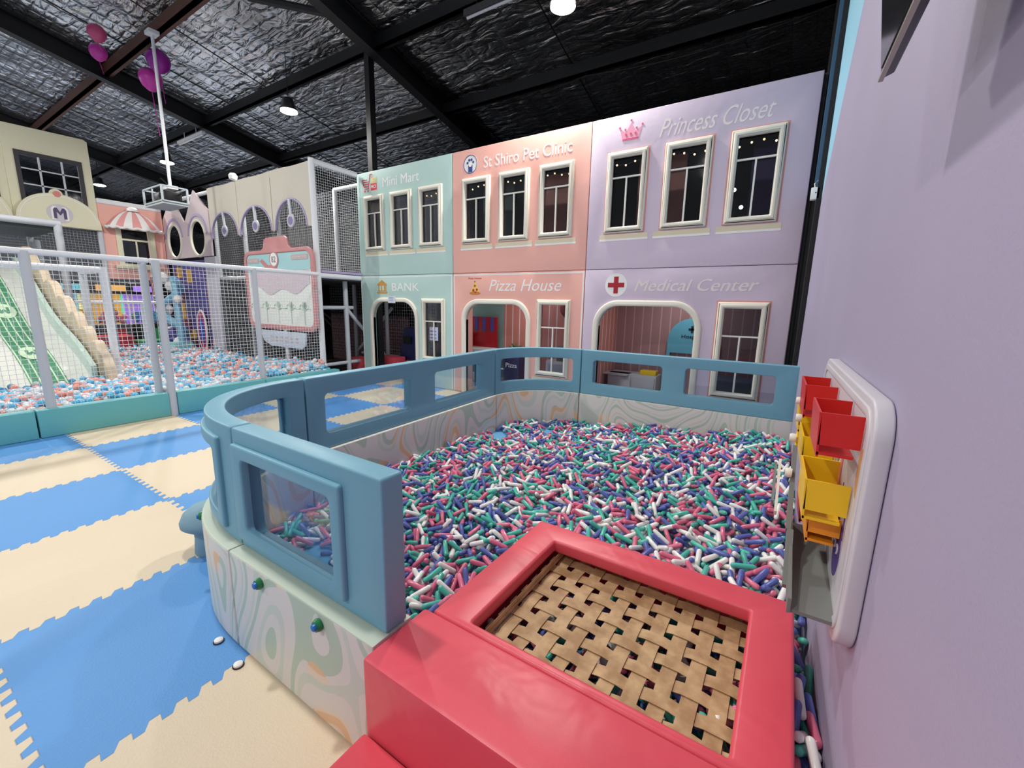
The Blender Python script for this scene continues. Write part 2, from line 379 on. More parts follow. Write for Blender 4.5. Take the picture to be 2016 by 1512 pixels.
def text(s, x0, x1, z0, z1, front, m, parent, name='lettering', shear=0.0, plane='Y', thick=.002, bold=0.0):
    c = bpy.data.curves.new('t', 'FONT'); c.body = s; c.size = 1; c.shear = shear; c.extrude = .01; c.offset = bold; c.resolution_u = 3
    o = bpy.data.objects.new('tmp', c); COL.objects.link(o)
    dg = bpy.context.evaluated_depsgraph_get(); me = bpy.data.meshes.new_from_object(o.evaluated_get(dg)); bpy.data.objects.remove(o); bpy.data.curves.remove(c)
    me.materials.clear()
    co = np.empty(len(me.vertices) * 3, 'f'); me.vertices.foreach_get('co', co); co = co.reshape(-1, 3)
    a, b = co[:, 0].min(), co[:, 0].max(); e, f = co[:, 1].min(), co[:, 1].max()
    u = x0 + (co[:, 0] - a) / (b - a) * (x1 - x0); v = z0 + (co[:, 1] - e) / (f - e) * (z1 - z0); w = (0.5 - co[:, 2] / .02) * thick
    new = {'Y': np.stack([u, front + w, v], 1), 'X': np.stack([front - w, u, v], 1), 'x': np.stack([front + w, u, v], 1)}[plane]
    me.vertices.foreach_set('co', new.astype('f').ravel())
    bm = bmesh.new(); bm.from_mesh(me); bpy.data.meshes.remove(me); bmesh.ops.recalc_face_normals(bm, faces=list(bm.faces))
    return link(name, bm_me(bm), m, parent)
def net(name, P, U, V, nu, nv, r, m, parent=None, keep=None, sag=0.0):
    """rectangular netting from corner P along vectors U and V with nu x nv cells"""
    P, U, V = Vector(P), Vector(U), Vector(V); b = MB(); N = U.cross(V).normalized()
    def run(A, B, n):
        pts = [A + (B - A) * t / n for t in range(n + 1)]
        seg = []
        for a, c in zip(pts, pts[1:]):
            ok = keep is None or keep((a + c) / 2)
            if ok:
                if not seg: seg = [a]
                seg.append(c)
            if (not ok or c is pts[-1]) and seg:
                b.tube([seg[0], seg[-1]], r, 4, False); seg = []
    for i in range(nu + 1): run(P + U * i / nu, P + U * i / nu + V, 1 if keep is None else nv)
    for j in range(nv + 1): run(P + V * j / nv, P + V * j / nv + U, 1 if keep is None else nu)
    return b.build(name, m, parent, smooth=None)

# ================================================================ SETTING
K = 0.045
fl = MB(); fl.box((-38, -9, -.1), (3, 12, 0)); o = fl.build('floor', M['floor'], smooth=None); tag(o, kind='structure')
RA, RB = 6.9, .19
def roofz(y): return RA - RB * y
# foil roof lining, billowed between the purlins
nx, ny = 300, 190
xs = np.linspace(-38, 1.0, nx); ys = np.linspace(-7, 12, ny); XX, YY = np.meshgrid(xs, ys, indexing='ij')
noise = rng.normal(size=(nx // 4 + 2, ny // 4 + 2)); ix = np.linspace(0, nx // 4, nx); iy = np.linspace(0, ny // 4, ny)
i0, j0 = ix.astype(int), iy.astype(int); fx, fy = ix - i0, iy - j0
nz = (noise[np.ix_(i0, j0)] * np.outer(1 - fx, 1 - fy) + noise[np.ix_(i0 + 1, j0)] * np.outer(fx, 1 - fy) + noise[np.ix_(i0, j0 + 1)] * np.outer(1 - fx, fy) + noise[np.ix_(i0 + 1, j0 + 1)] * np.outer(fx, fy))
ZZ = roofz(YY) + .30 + nz * .012 - .035 * np.abs(np.sin(XX * pi / .6)) ** .5
vv = np.stack([XX, YY, ZZ], -1).reshape(-1, 3); idx = np.arange(nx * ny).reshape(nx, ny)
ff = np.stack([idx[:-1, :-1], idx[:-1, 1:], idx[1:, 1:], idx[1:, :-1]], -1).reshape(-1, 4)
me = bpy.data.meshes.new('ceiling'); me.from_pydata(vv.tolist(), [], ff.tolist()); o = link('ceiling', me, M['foil'], None, 60); tag(o, kind='structure')
# right wall, leaning away a little as it runs back
def wx(y, off=0): return .21 - off - .027 * (y - 1.2)
def wallpt(u, v, w): return (wx(u) + w, u, v)
shape('wall_right', [[(-3, 0), (5.18, 0), (5.18, 2.52), (3.66, 3.37), (2.6, 4.05), (2.3, 6.2), (-3, 6.9)]], .06, 0, 'x', M['wall'], mapf=wallpt, cuts=[0, 1, 2, 3, 4])['kind'] = 'structure'
shape('wall_right', [[(5.18, 2.515), (5.3, 2.9), (5.45, 4.2), (5.3, 5.9), (2.31, 6.35), (2.61, 4.05), (3.67, 3.37)]], .06, 0, 'x', M['wallblue'], mapf=wallpt)['kind'] = 'structure'
MB().box((.06, 5.2, 0), (.3, 12, 6.5)).build('wall_right', M['dark'], smooth=None)['kind'] = 'structure'
MB().box((-38, 11.9, 0), (.3, 12, 6)).build('wall_back', M['dark'], smooth=None)['kind'] = 'structure'
MB().box((-38, -7, 0), (-37.9, 12, 8)).build('wall_left', mat('light grey wall paint', (186, 186, 192), .7), smooth=None)['kind'] = 'structure'
# steel: rafters, purlins, column, rods
def ibeam_slope(x, y0, y1, d=.36, w=.2):
    b = MB()
    for (xa, xb, za, zb) in ((-w / 2, w / 2, 0, .02), (-w / 2, w / 2, d - .02, d), (-.012, .012, .02, d - .02)):
        q = []
        for y in (y0, y1):
            sh = -K * y
            for (dx, dz) in ((xa, za), (xb, za), (xb, zb), (xa, zb)): q.append((x + dx + sh, y, roofz(y) - .1 + dz))
        b.hull([q[0], q[1], q[2], q[3], q[4], q[5], q[6], q[7]])
    return b
for x in (-32.4, -25.9, -19.4, -12.95, -6.42): tag(ibeam_slope(x, -6, 11.8).build('roof_beam', M['blacksteel'], smooth=None), kind='structure')
for i, y in enumerate((-3.9, -1.95, -.0, 1.9, 3.8, 5.7, 7.6, 9.5)):
    b = MB(); b.box((-37.8, y - .04, roofz(y)), (.2, y + .04, roofz(y) + .2)); b.box((-37.8, y - .04, roofz(y)), (.2, y + .1, roofz(y) + .015))
    tag(b.build('roof_purlin', M['orangelit'] if i == 4 else M['blacksteel'], smooth=None), kind='structure')
tag(MB().box((-6.92, 5.66, 0), (-6.8, 5.78, roofz(5.7))).build('steel_column', M['blacksteel'], smooth=None), kind='structure')
for x in (-16.3, -9.7, -3.2, -11.3):
    tag(MB().tube([(x, -5, roofz(-5) + .2), (x - K * 16, 11, roofz(11) + .2)], .012, 6).build('tie_rod', M['blacksteel']), kind='structure')
tag(MB().tube([(-7.75, 4.15, 6.15), (-6.65, 5.0, 5.98)], .06, 8).build('roof_brace', M['blacksteel']), kind='structure')
tag(MB().box((.005, 5.66, 0), (.1, 5.8, 6)).build('steel_column', M['blacksteel'], smooth=None), kind='structure')
tag(MB().box((0.03, 5.3, 2.62), (.12, 5.5, 5.9)).build('steel_column', mat('blue painted steel', (66, 112, 150), .5), smooth=None), kind='structure')  # upper part of the column, painted blue

# ---------------------------------------------------------------- high bay lamps
lamp_lens = mat('glowing lamp lens', (255, 250, 240), .4, emit=14)
def make_lamp(x, y, z, label):
    t = thing('high_bay_lamp', label, 'ceiling lamp', (x, y, z))
    MB().lathe([(.04, .22), (.09, .2), (.11, .08), (.17, .0), (.17, -.02)], (x, y, z), 24).build('housing', M['black'], t)
    MB().lathe([(.001, -.028), (.15, -.028), (.155, -.04), (.12, -.052), (.001, -.056)], (x, y, z), 24).build('lens', lamp_lens, t)
    MB().tube([(x, y, z + .2), (x, y, roofz(y) + .28)], .008, 6).build('hanging_rod', M['blacksteel'], t)
LL = ['bright round high bay lamp above the shop fronts, cut by the top of the photo', 'glowing round high bay lamp hanging on a rod above the arched cream panels',
      'smallest, most distant glowing high bay lamp seen behind the white projector pole'] + ['round high bay lamp hanging over the open floor behind the viewpoint'] * 5 + ['glowing high bay lamp just above the salmon panel at the far left', 'added unseen high bay lamp behind the tall yellow panels, brightening the foil roof']
for p, lb in zip(LAMPS, LL):
    make_lamp(*p, lb)
for o in COL.objects:
    if o.get('label', '').endswith('behind the viewpoint'): o['group'] = 'lamps behind the viewpoint'
# unlit strip light fixed below a purlin
t = thing('strip_light', 'unlit white tube strip light under the roof beam left of the lit lamp', 'strip light', (-13.6, 5.6, 5.55))
box('housing', (-14.6, 5.57, 5.6), (-13.1, 5.65, 5.66), M['tubew'], t); MB().tube([(-14.55, 5.61, 5.575), (-13.15, 5.61, 5.575)], .016, 8).build('tube', M['white'], t)
MB().tube([(-14.2, 5.61, 5.66), (-14.2, 5.61, 5.82)], .008, 5).build('hanger', M['tubew'], t); MB().tube([(-13.5, 5.61, 5.66), (-13.5, 5.61, 5.82)], .008, 5).build('hanger', M['tubew'], t)

t = thing('strip_light', 'unlit grey strip light under the roof at the top middle of the photo', 'strip light', (-3.9, 5.35, 5.42))
box('housing', (-4.35, 5.3, 5.45), (-3.35, 5.4, 5.52), M['darkgrey'], t); MB().tube([(-4.32, 5.35, 5.43), (-3.38, 5.35, 5.43)], .018, 8).build('tube', M['tube'], t)
for x in (-4.15, -3.55): MB().tube([(x, 5.35, 5.52), (x, 5.35, roofz(5.35) + .28)], .008, 5).build('hanger', M['blacksteel'], t)

# ================================================================ SHOP FRONTS (Y = 5.55)
FY = 5.55; TH = .08
GLZ = M['film']
def fwin(t, x0, x1, z0, z1, zt, fm=None):
    """padded frame round a window opening: frame, glazing bars, pane"""
    fr = shape('window_frame', [rrect(x0, x1, z0, z1, .008, 2), rrect(x0 + .075, x1 - .075, z0 + .075, z1 - .075, .004, 2)], .065, FY - .04, 'Y', fm or M['frame'], t, bev=.022)
    shape('window_frame_step', [rrect(x0 + .03, x1 - .03, z0 + .03, z1 - .03, .004, 1), rrect(x0 + .062, x1 - .062, z0 + .062, z1 - .062, .004, 1)], .02, FY - .052, 'Y', fm or M['frame'], fr, bev=.006)
    xi0, xi1, zi0, zi1 = x0 + .07, x1 - .07, z0 + .07, z1 - .07; xm = (xi0 + xi1) / 2
    box('glazing_bar', (xi0, FY - .012, zt - .009), (xi1, FY + .012, zt + .009), M['bar'], t)
    box('glazing_bar', (xm - .009, FY - .012, zi0), (xm + .009, FY + .012, zt - .009), M['bar'], t)
    box('window_pane', (xi0 - .005, FY + .02, zi0 - .005), (xi1 + .005, FY + .023, zi1 + .005), GLZ, t)
    return (x0 + .05, x1 - .05, z0 + .05, z1 - .05)
def sillprint(t, x0, x1, z0, z1):
    box('printed_sill', (x0, FY - .004, z0 + .025), (x1, FY - .001, z1), M['tan'], t)
    box('printed_sill_edge', (x0, FY - .0045, z0), (x1, FY - .001, z0 + .025), M['white'], t)
def front(name, label, x0, x1, z0, z1, m, holes, arch=None):
    t = thing(name, label, 'play house front', ((x0 + x1) / 2, FY + TH / 2, z0))
    x0 += .004; x1 -= .004; loops = []
    if arch:
        ax0, ax1, az, ar = arch
        # door opening reaches the floor: notch in the outline
        P = [(x0, z0), (ax0, z0)]
        P += [(ax0 + ar - ar * math.cos(a), az - ar + ar * math.sin(a)) for a in np.linspace(0, pi / 2, 9)]
        P += [(ax1 - ar + ar * math.sin(a), az - ar + ar * math.cos(a)) for a in np.linspace(0, pi / 2, 9)]
        P += [(ax1, z0), (x1, z0), (x1, z1), (x0, z1)]
        loops.append(P)
    else: loops.append([(x0, z0), (x1, z0), (x1, z1), (x0, z1)])
    for h in holes: loops.append(rrect(*h, 0))
    shape('panel', loops, TH, FY, 'Y', m, t, bev=.01)
    if arch:
        w = .075
        def arc(ax0, ax1, az, ar):
            return [(ax0, z0 + .005)] + [(ax0 + ar - ar * math.cos(a), az - ar + ar * math.sin(a)) for a in np.linspace(0, pi / 2, 9)] + [(ax1 - ar + ar * math.sin(a), az - ar + ar * math.cos(a)) for a in np.linspace(0, pi / 2, 9)] + [(ax1, z0 + .005)]
        shape('doorway_trim', [arc(ax0 - w, ax1 + w, az + w, ar + w) + arc(ax0, ax1, az, ar)[::-1]], .12, FY - .035, 'Y', M['frame'], t, bev=.02)
    return t
XA, XB, XC, XD = -7.13, -4.78, -2.43, -.01
Z1, Z2 = 1.97, 3.81
def three(t, xs):
    for a, b, s0, s1 in xs:
        sillprint(t, s0, s1, 2.325, 2.405)
def upper(name, label, x0, x1, m, wins, sills):
    holes = [(a + .05, b - .05, 2.42 + .05, 3.39 - .05) for a, b in wins]
    t = front(name, label, x0, x1, Z1 + .005, Z2, m, holes)
    for a, b in wins: fwin(t, a, b, 2.42, 3.39, 3.085)
    for a, b in sills: sillprint(t, a, b, 2.325, 2.405)
    return t
# Mini Mart
t = upper('play_house_front', 'mint green upper front panel lettered Mini Mart with three windows', XA, XB, M['mint'], [(-6.92, -6.39), (-6.22, -5.69), (-5.52, -4.99)], [(-6.95, -6.33), (-6.28, -5.63), (-5.6, -4.93)])
text('Mini Mart', -6.41, -5.51, 3.5, 3.66, FY - .004, LETTER, t, 'sign_lettering')
cartm = mat('red print', (226, 62, 78), .6); yelm = mat('yellow print', (238, 222, 120), .6)
cb = MB()
for (a, b) in (((-6.96, 3.68), (-6.83, 3.68)), ((-6.96, 3.68), (-6.92, 3.56)), ((-6.92, 3.56), (-6.79, 3.56)), ((-6.74, 3.76), (-6.8, 3.52)), ((-6.74, 3.76), (-6.69, 3.76)), ((-6.92, 3.52), (-6.78, 3.52)), ((-6.95, 3.64), (-6.79, 3.64)), ((-6.94, 3.6), (-6.79, 3.6))):
    cb.tube([(a[0], FY - .003, a[1]), (b[0], FY - .003, b[1])], .007, 6)
for x in (-6.9, -6.81): cb.lathe([(.018, 0), (.018, .004)], (x, FY, 3.48), 12, 'Y')
em = cb.build('sign_emblem', cartm, t)
box('price_tag', (-6.73, FY - .004, 3.61), (-6.57, FY - .001, 3.7), yelm, em); box('price_tag', (-6.73, FY - .004, 3.48), (-6.57, FY - .001, 3.6), cartm, em)
text('BEST', -6.715, -6.585, 3.63, 3.68, FY - .0065, LETTER, em); text('PRICE', -6.715, -6.585, 3.515, 3.565, FY - .0065, LETTER, em)
# Pet clinic
t = upper('play_house_front', 'salmon pink upper front panel lettered St Shiro Pet Clinic', XB, XC, M['coral'], [(-4.57, -4.03), (-3.87, -3.34), (-3.18, -2.65)], [(-4.61, -3.98), (-3.93, -3.28), (-3.23, -2.59)])
text('St Shiro Pet Clinic', -4.16, -2.7, 3.5, 3.66, FY - .004, LETTER, t, 'sign_lettering')
navy = mat('navy print', (44, 66, 140), .6)
e = MB().lathe([(.135, 0), (.135, .003)], (-4.415, FY, 3.59), 36, 'Y').build('sign_emblem', M['white'], t)
shape('emblem_ring', [ell(-4.415, 3.59, .135, .135), ell(-4.415, 3.59, .124, .124)], .002, FY - .0055, 'Y', navy, e)
box('emblem_arm', (-4.455, FY - .006, 3.475), (-4.375, FY - .003, 3.58), navy, e)
b = MB()
for dx, dz, r in ((0, .075, .0), (-.055, .015, .019), (-.022, .052, .02), (.022, .052, .02), (.055, .015, .019)):
    if r: b.lathe([(r, 0), (r, .003)], (-4.415 + dx, FY - .003, 3.59 + dz + .01), 14, 'Y')
b.build('emblem_paw', navy, e); MB().lathe([(.03, 0), (.03, .003)], (-4.415, FY - .004, 3.58), 16, 'Y').build('emblem_pad', M['white'], e)
# Princess Closet
t = upper('play_house_front', 'lilac upper front panel lettered Princess Closet with a pink crown', XC, XD, M['lav'], [(-2.19, -1.68), (-1.48, -.96), (-.78, -.26)], [(-2.25, -1.62), (-1.56, -.91), (-.85, -.21)])
text('Princess Closet', -1.57, -.39, 3.47, 3.66, FY - .004, mat('pale lettering', (236, 228, 226), .6), t, 'sign_lettering', shear=.45)
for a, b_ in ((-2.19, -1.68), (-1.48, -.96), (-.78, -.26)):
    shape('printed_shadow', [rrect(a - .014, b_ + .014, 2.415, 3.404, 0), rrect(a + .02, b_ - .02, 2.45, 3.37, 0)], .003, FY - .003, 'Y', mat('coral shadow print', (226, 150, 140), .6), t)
crown = mat('pink crown print', (240, 162, 188), .6); crl = mat('crown outline print', (220, 84, 120), .6)
shape('sign_emblem', [[(-2.02, 3.51), (-1.82, 3.51), (-1.78, 3.65), (-1.86, 3.6), (-1.92, 3.7), (-1.98, 3.6), (-2.06, 3.65)]], .003, FY - .003, 'Y', crown, t)
b = MB()
for x, z in ((-2.06, 3.66), (-1.92, 3.725), (-1.78, 3.66), (-1.99, 3.63), (-1.85, 3.63)): b.lathe([(.012, 0), (.012, .003)], (x, FY - .003, z), 12, 'Y')
for x in (-1.98, -1.92, -1.86): b.lathe([(.016, 0), (.016, .003)], (x, FY - .0045, 3.575), 4, 'Y')
b.box((-2.02, FY - .0065, 3.52), (-1.82, FY - .0035, 3.526)); b.box((-2.02, FY - .0065, 3.505), (-1.82, FY - .0035, 3.511)); b.build('emblem_detail', crl, t)
# Bank
def border(t, x0, x1, z0, z1):
    shape('printed_border', [[(x0, z0), (x0, z1), (x1, z1), (x1, z0), (x1 - .02, z0), (x1 - .02, z1 - .02), (x0 + .02, z1 - .02), (x0 + .02, z0)]], .003, FY - .0025, 'Y', M['white'], t)
t = front('play_house_front', 'mint green lower front panel lettered BANK with an arched doorway', XA, XB, 0.002, Z1, M['mint'], [(-5.44, -5.0, .53, 1.51)], (-6.81, -5.66, 1.49, .3))
fwin(t, -5.49, -4.95, .48, 1.56, 1.17)
border(t, XA + .01, XB - .015, .01, Z1 - .02)
text('BANK', -6.25, -5.56, 1.69, 1.83, FY - .004, LETTER, t, 'sign_lettering')
gold = mat('gold print', (206, 150, 66), .6)
b = MB(); y0_, y1_ = FY - .004, FY - .001
b.box((-6.66, y0_, 1.64), (-6.38, y1_, 1.67)); b.box((-6.64, y0_, 1.68), (-6.4, y1_, 1.695)); b.box((-6.65, y0_, 1.785), (-6.39, y1_, 1.8))
for x in (-6.62, -6.545, -6.47, -6.43): b.box((x, y0_, 1.695), (x + .022, y1_, 1.785))
b.hull([(-6.66, y0_, 1.805), (-6.38, y0_, 1.805), (-6.38, y1_, 1.805), (-6.66, y1_, 1.805), (-6.53, y0_, 1.885), (-6.51, y0_, 1.885), (-6.51, y1_, 1.885), (-6.53, y1_, 1.885)])
b.build('sign_emblem', gold, t, None)
pg = tag(box('paper_notice', (-6.32, FY - .045, 1.47), (-6.13, FY - .04, 1.6), mat('notice paper', (226, 230, 240), .6)), 'small white printed notice taped over the BANK doorway', 'notice')
b = MB()
for k in range(3): b.box((-.06, -.0475, .03 + k * .03), (.05, -.0455, .036 + k * .03))
nb = b.bm; bmesh.ops.translate(nb, verts=list(nb.verts), vec=(-6.23, FY, 1.48)); b.build('print_lines', mat('grey blue ink', (110, 130, 190), .6), pg, None)
# Pizza house
t = front('play_house_front', 'salmon pink lower front panel lettered Pizza House with an arched doorway', XB, XC, 0.002, Z1, M['coral'], [(-3.11, -2.67, .5, 1.52)], (-4.51, -3.34, 1.49, .26))
fwin(t, -3.16, -2.62, .45, 1.57, 1.17); sillprint(t, -3.22, -2.54, .36, .43)
border(t, XB + .015, XC - .01, .01, Z1 - .02)
text('Pizza House', -4.04, -2.78, 1.69, 1.86, FY - .004, LETTER, t, 'sign_lettering', shear=.3)
pz = shape('sign_emblem', [[(-4.42, 1.66), (-4.22, 1.66), (-4.32, 1.86)]], .003, FY - .003, 'Y', mat('cheese yellow print', (244, 206, 110), .6), t)
shape('emblem_crust', [ell(-4.32, 1.655, .11, .028)], .002, FY - .0055, 'Y', mat('crust print', (206, 130, 60), .6), pz)
b = MB()
for x, z, r in ((-4.35, 1.7, .022), (-4.28, 1.71, .02), (-4.32, 1.77, .018), (-4.31, 1.67, .016), (-4.32, 1.835, .012)): b.lathe([(r, 0), (r, .003)], (x, FY - .003, z), 12, 'Y')
b.build('emblem_topping', mat('dark red print', (176, 40, 34), .6), pz)
text('Pizza House', -4.45, -4.19, 1.875, 1.9, FY - .004, mat('dark red print', (176, 40, 34)), t, 'small_lettering')
# Medical center
t = front('play_house_front', 'lilac lower front panel lettered Medical Center with a red cross', XC, XD, 0.002, Z1, M['lav'], [(-.69, -.27, .5, 1.52)], (-2.2, -.97, 1.5, .27))
fwin(t, -.74, -.22, .45, 1.57, 1.18)
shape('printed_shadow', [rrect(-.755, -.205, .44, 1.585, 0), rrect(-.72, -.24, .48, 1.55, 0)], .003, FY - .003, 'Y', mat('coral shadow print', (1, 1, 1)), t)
text('Medical Center', -1.74, -.35, 1.69, 1.83, FY - .004, mat('pale lettering', (1, 1, 1)), t, 'sign_lettering', shear=.3)
text('Medical Center', -1.732, -.342, 1.692, 1.833, FY - .0032, mat('pale lettering', (1, 1, 1)), t, 'sign_lettering', shear=.3)
e = MB().lathe([(.148, 0), (.148, .003)], (-1.985, FY, 1.768), 40, 'Y').build('sign_emblem', M['white'], t)
shape('emblem_cross', [[(-2.015, 1.66), (-1.955, 1.66), (-1.955, 1.738), (-1.875, 1.738), (-1.875, 1.798), (-1.955, 1.798), (-1.955, 1.876), (-2.015, 1.876), (-2.015, 1.798), (-2.095, 1.798), (-2.095, 1.738), (-2.015, 1.738)]], .003, FY - .006, 'Y', mat('deep red print', (176, 22, 44), .6), e)

# rooms behind the fronts
st = lambda o: tag(o, kind='structure')
pstr = stripe_mat('salmon striped wall vinyl', (214, 138, 124), (238, 220, 214), 0, .155, .13)
pstrY = stripe_mat('salmon striped side wall vinyl', (214, 138, 124), (238, 220, 214), 1, .155, .13)
mstr = stripe_mat('dusky striped wall vinyl', (170, 128, 128), (196, 168, 166), 0, .14, .12)
BY = 6.85
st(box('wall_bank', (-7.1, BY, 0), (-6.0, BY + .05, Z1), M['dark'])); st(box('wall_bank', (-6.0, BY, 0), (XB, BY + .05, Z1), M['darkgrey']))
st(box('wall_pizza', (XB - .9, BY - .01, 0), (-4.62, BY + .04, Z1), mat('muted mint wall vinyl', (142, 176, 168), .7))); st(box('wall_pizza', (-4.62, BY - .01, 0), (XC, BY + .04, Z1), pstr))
st(box('wall_medical', (XC, BY - .01, 0), (XD, BY + .04, Z1), mstr)); st(box('wall_medical', (XC - .02, FY + .6, 0), (XC + .02, BY - .01, Z1), pstrY))
st(box('wall_medical', (XD, FY + TH, 0), (XD + .03, BY, Z2), M['darkgrey'])); st(box('wall_pizza', (XB - .02, FY + TH + .01, 0), (XB + .02, FY + .5, Z1), M['coral']))
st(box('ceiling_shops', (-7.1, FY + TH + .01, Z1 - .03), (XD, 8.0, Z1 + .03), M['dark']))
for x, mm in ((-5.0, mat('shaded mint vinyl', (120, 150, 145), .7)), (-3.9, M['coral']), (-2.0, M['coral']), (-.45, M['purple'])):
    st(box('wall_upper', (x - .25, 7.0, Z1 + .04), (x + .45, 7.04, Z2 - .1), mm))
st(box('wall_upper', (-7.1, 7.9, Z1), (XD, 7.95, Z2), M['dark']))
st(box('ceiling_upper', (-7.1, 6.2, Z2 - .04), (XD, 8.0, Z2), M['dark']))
# small lights of the play rooms
for (x, y, z, w) in ((-5.9, 6.3, 1.85, 3), (-3.7, 6.2, 1.85, 7), (-1.3, 6.2, 1.85, 6)):
    t = thing('room_downlight', {-5.9: 'small round ceiling light inside the bank room', -3.7: 'small round ceiling light inside the pizza room', -1.3: 'small round ceiling light inside the medical room'}[x], 'ceiling light', (x, y, z))
    MB().lathe([(.06, .09), (.06, .06)], (x, y, z), 16).build('housing', M['white'], t); MB().lathe([(.05, .06), (.05, .055)], (x, y, z), 16).build('lens', lamp_lens, t)
    l = bpy.data.lights.new('downlight', 'AREA'); l.shape = 'DISK'; l.size = .12; l.energy = w; lo = bpy.data.objects.new('downlight', l); COL.objects.link(lo); lo.location = (x, y, z + .04)
# fairy lights
bulbm = mat('warm fairy bulb', (255, 214, 140), .4, emit=9)
for nm, x0, x1, yy in (('behind the Mini Mart windows', -5.55, -4.9, 6.9), ('behind the pet clinic windows', -4.7, -2.5, 6.6), ('behind the Princess Closet windows', -2.3, -.1, 6.3)):
    zz_ = 1.5 + 1.78 * yy / 5.55 - .28
    zz_ = 1.5 + (3.245 - 1.5) * yy / 5.55
    xs_ = np.arange(x0 * yy / 5.55, x1 * yy / 5.55, .13)
    t = thing('fairy_light_string', 'string of tiny warm fairy lights ' + nm, 'fairy lights', ((xs_[0] + xs_[-1]) / 2, yy, zz_))
    pts = [(x, yy, zz_ + .025 * math.sin(i * 1.7)) for i, x in enumerate(xs_)]
    MB().tube(pts, .003, 5).build('wire', M['black'], t)
    for p in (pts[0], pts[-1]): MB().tube([p, (p[0], p[1], Z2 - .03)], .003, 5).build('hook', M['black'], t)
    for p in pts: MB().lathe([(.004, -.014), (.012, -.006), (.012, .004), (.004, .01)], p, 8).build('bulb', bulbm, t)
# bank interior: machine
t = thing('toy_cash_machine', 'dark navy toy cash machine standing inside the bank doorway', 'toy cash machine', (-6.85, 6.6, 0))
nv = mat('navy plastic', (34, 40, 84), .4)
MB().hull([(-7.1, 6.4, 0), (-6.6, 6.4, 0), (-6.6, 6.8, 0), (-7.1, 6.8, 0), (-6.95, 6.45, .95), (-6.6, 6.45, .95), (-6.6, 6.8, .95), (-6.95, 6.8, .95)]).bevel(.02).build('body', nv, t)
box('slot', (-6.85, 6.375, .2), (-6.7, 6.4, .27), M['pinkp'], t); box('screen', (-6.9, 6.39, .62), (-6.68, 6.41, .78), M['black'], t)
t = thing('lit_screen', 'glowing white computer screen seen through the narrow bank window', 'screen', (-6.25, 6.75, .65))
box('display', (-6.45, 6.72, .7), (-6.22, 6.73, .98), mat('white glowing screen', (220, 226, 255), .4, emit=1.6), t); box('bezel', (-6.48, 6.73, .66), (-6.19, 6.77, 1.02), M['black'], t); box('stand', (-6.37, 6.74, 0), (-6.3, 6.8, .68), M['black'], t)
b = MB()
for k in range(3): b.box((-6.43, 6.715, .74 + k * .07), (-6.27, 6.719, .765 + k * .07))
b.build('display_line', mat('blue screen bars', (90, 110, 200), .4, emit=.4), t, None)
# pizza interior
t = thing('toy_kitchen', 'red toy pizza kitchen with navy cupboard base inside the Pizza House doorway', 'toy kitchen', (-5.05, 6.6, 0))
box('back_board', (-5.55, 6.7, .62), (-4.7, 6.76, 1.24), mat('glossy red panel', (190, 30, 40), .25), t, .01)
for k in range(4):
    x = -5.4 + k * .19; shape('awning_stripe', [rrect(x, x + .075, .96, 1.235, 0, 5, .035)], .012, 6.688, 'Y', mat('indigo panel', (84, 84, 170), .4), t)
box('counter', (-5.55, 6.38, .6), (-4.68, 6.74, .66), M['white'], t, .015); box('cupboard', (-5.52, 6.42, 0), (-4.72, 6.74, .6), nv, t, .01)
b = MB()
for k in range(7): b.box((-5.45 + k * .1, 6.405, .05), (-5.4 + k * .1, 6.42, .2))
b.build('vent_stripes', M['white'], t, None)
t = thing('toy_coffee_machine', 'mint green toy coffee machine on the white kitchen counter', 'toy coffee machine', (-5.32, 6.5, .66))
mt_ = mat('mint toy plastic', (120, 190, 170), .4)
box('body', (-5.44, 6.42, .662), (-5.2, 6.6, .72), mt_, t, .01); box('column', (-5.44, 6.5, .72), (-5.3, 6.6, .88), mt_, t, .01); box('head', (-5.44, 6.42, .84), (-5.2, 6.6, .92), mt_, t, .015)
t = thing('toy_drinks_cabinet', 'white shelf unit beside a navy toy cabinet under the Pizza House window', 'toy cabinet', (-4.2, 6.6, 0))
box('shelf_frame', (-4.66, 6.5, .0), (-4.36, 6.78, .5), M['darkgrey'], t); box('shelf', (-4.65, 6.47, .3), (-4.37, 6.5, .32), M['white'], t); box('cabinet', (-4.34, 6.45, 0), (-4.02, 6.78, .55), nv, t, .01)
text('Pizza', -4.3, -4.06, .36, .44, 6.445, LETTER, t)
t = thing('potted_plant', 'small green potted plant on the cabinet inside Pizza House', 'plant', (-4.2, 6.6, .55))
MB().lathe([(.05, 0), (.065, .09), (.055, .09)], (-4.2, 6.6, .56), 14).build('pot', M['white'], t)
b = MB()
for k in range(26):
    a = random.random() * 2 * pi; e_ = random.uniform(.2, 1.2); r = .12; c0 = Vector((-4.2, 6.6, .65)); d = Vector((math.cos(a) * math.cos(e_), math.sin(a) * math.cos(e_), math.sin(e_)))
    s_ = d.cross(Vector((0, 0, 1))).normalized() * .025; b.hull([c0 + d * .03 - s_ * .3, c0 + d * .03 + s_ * .3, c0 + d * .1 + s_, c0 + d * .1 - s_] + [p + Vector((0, 0, .004)) for p in (c0 + d * .03 - s_ * .3, c0 + d * .03 + s_ * .3, c0 + d * .1 + s_, c0 + d * .1 - s_)])
    b.tube([c0, c0 + d * .15], .006, 4)
b.build('foliage', mat('leaf green', (70, 120, 70), .6), t, None)
t = thing('hanging_balloon', 'dusky red balloon floating inside the Pizza House window', 'balloon', (-3.15, 6.5, 1.35))
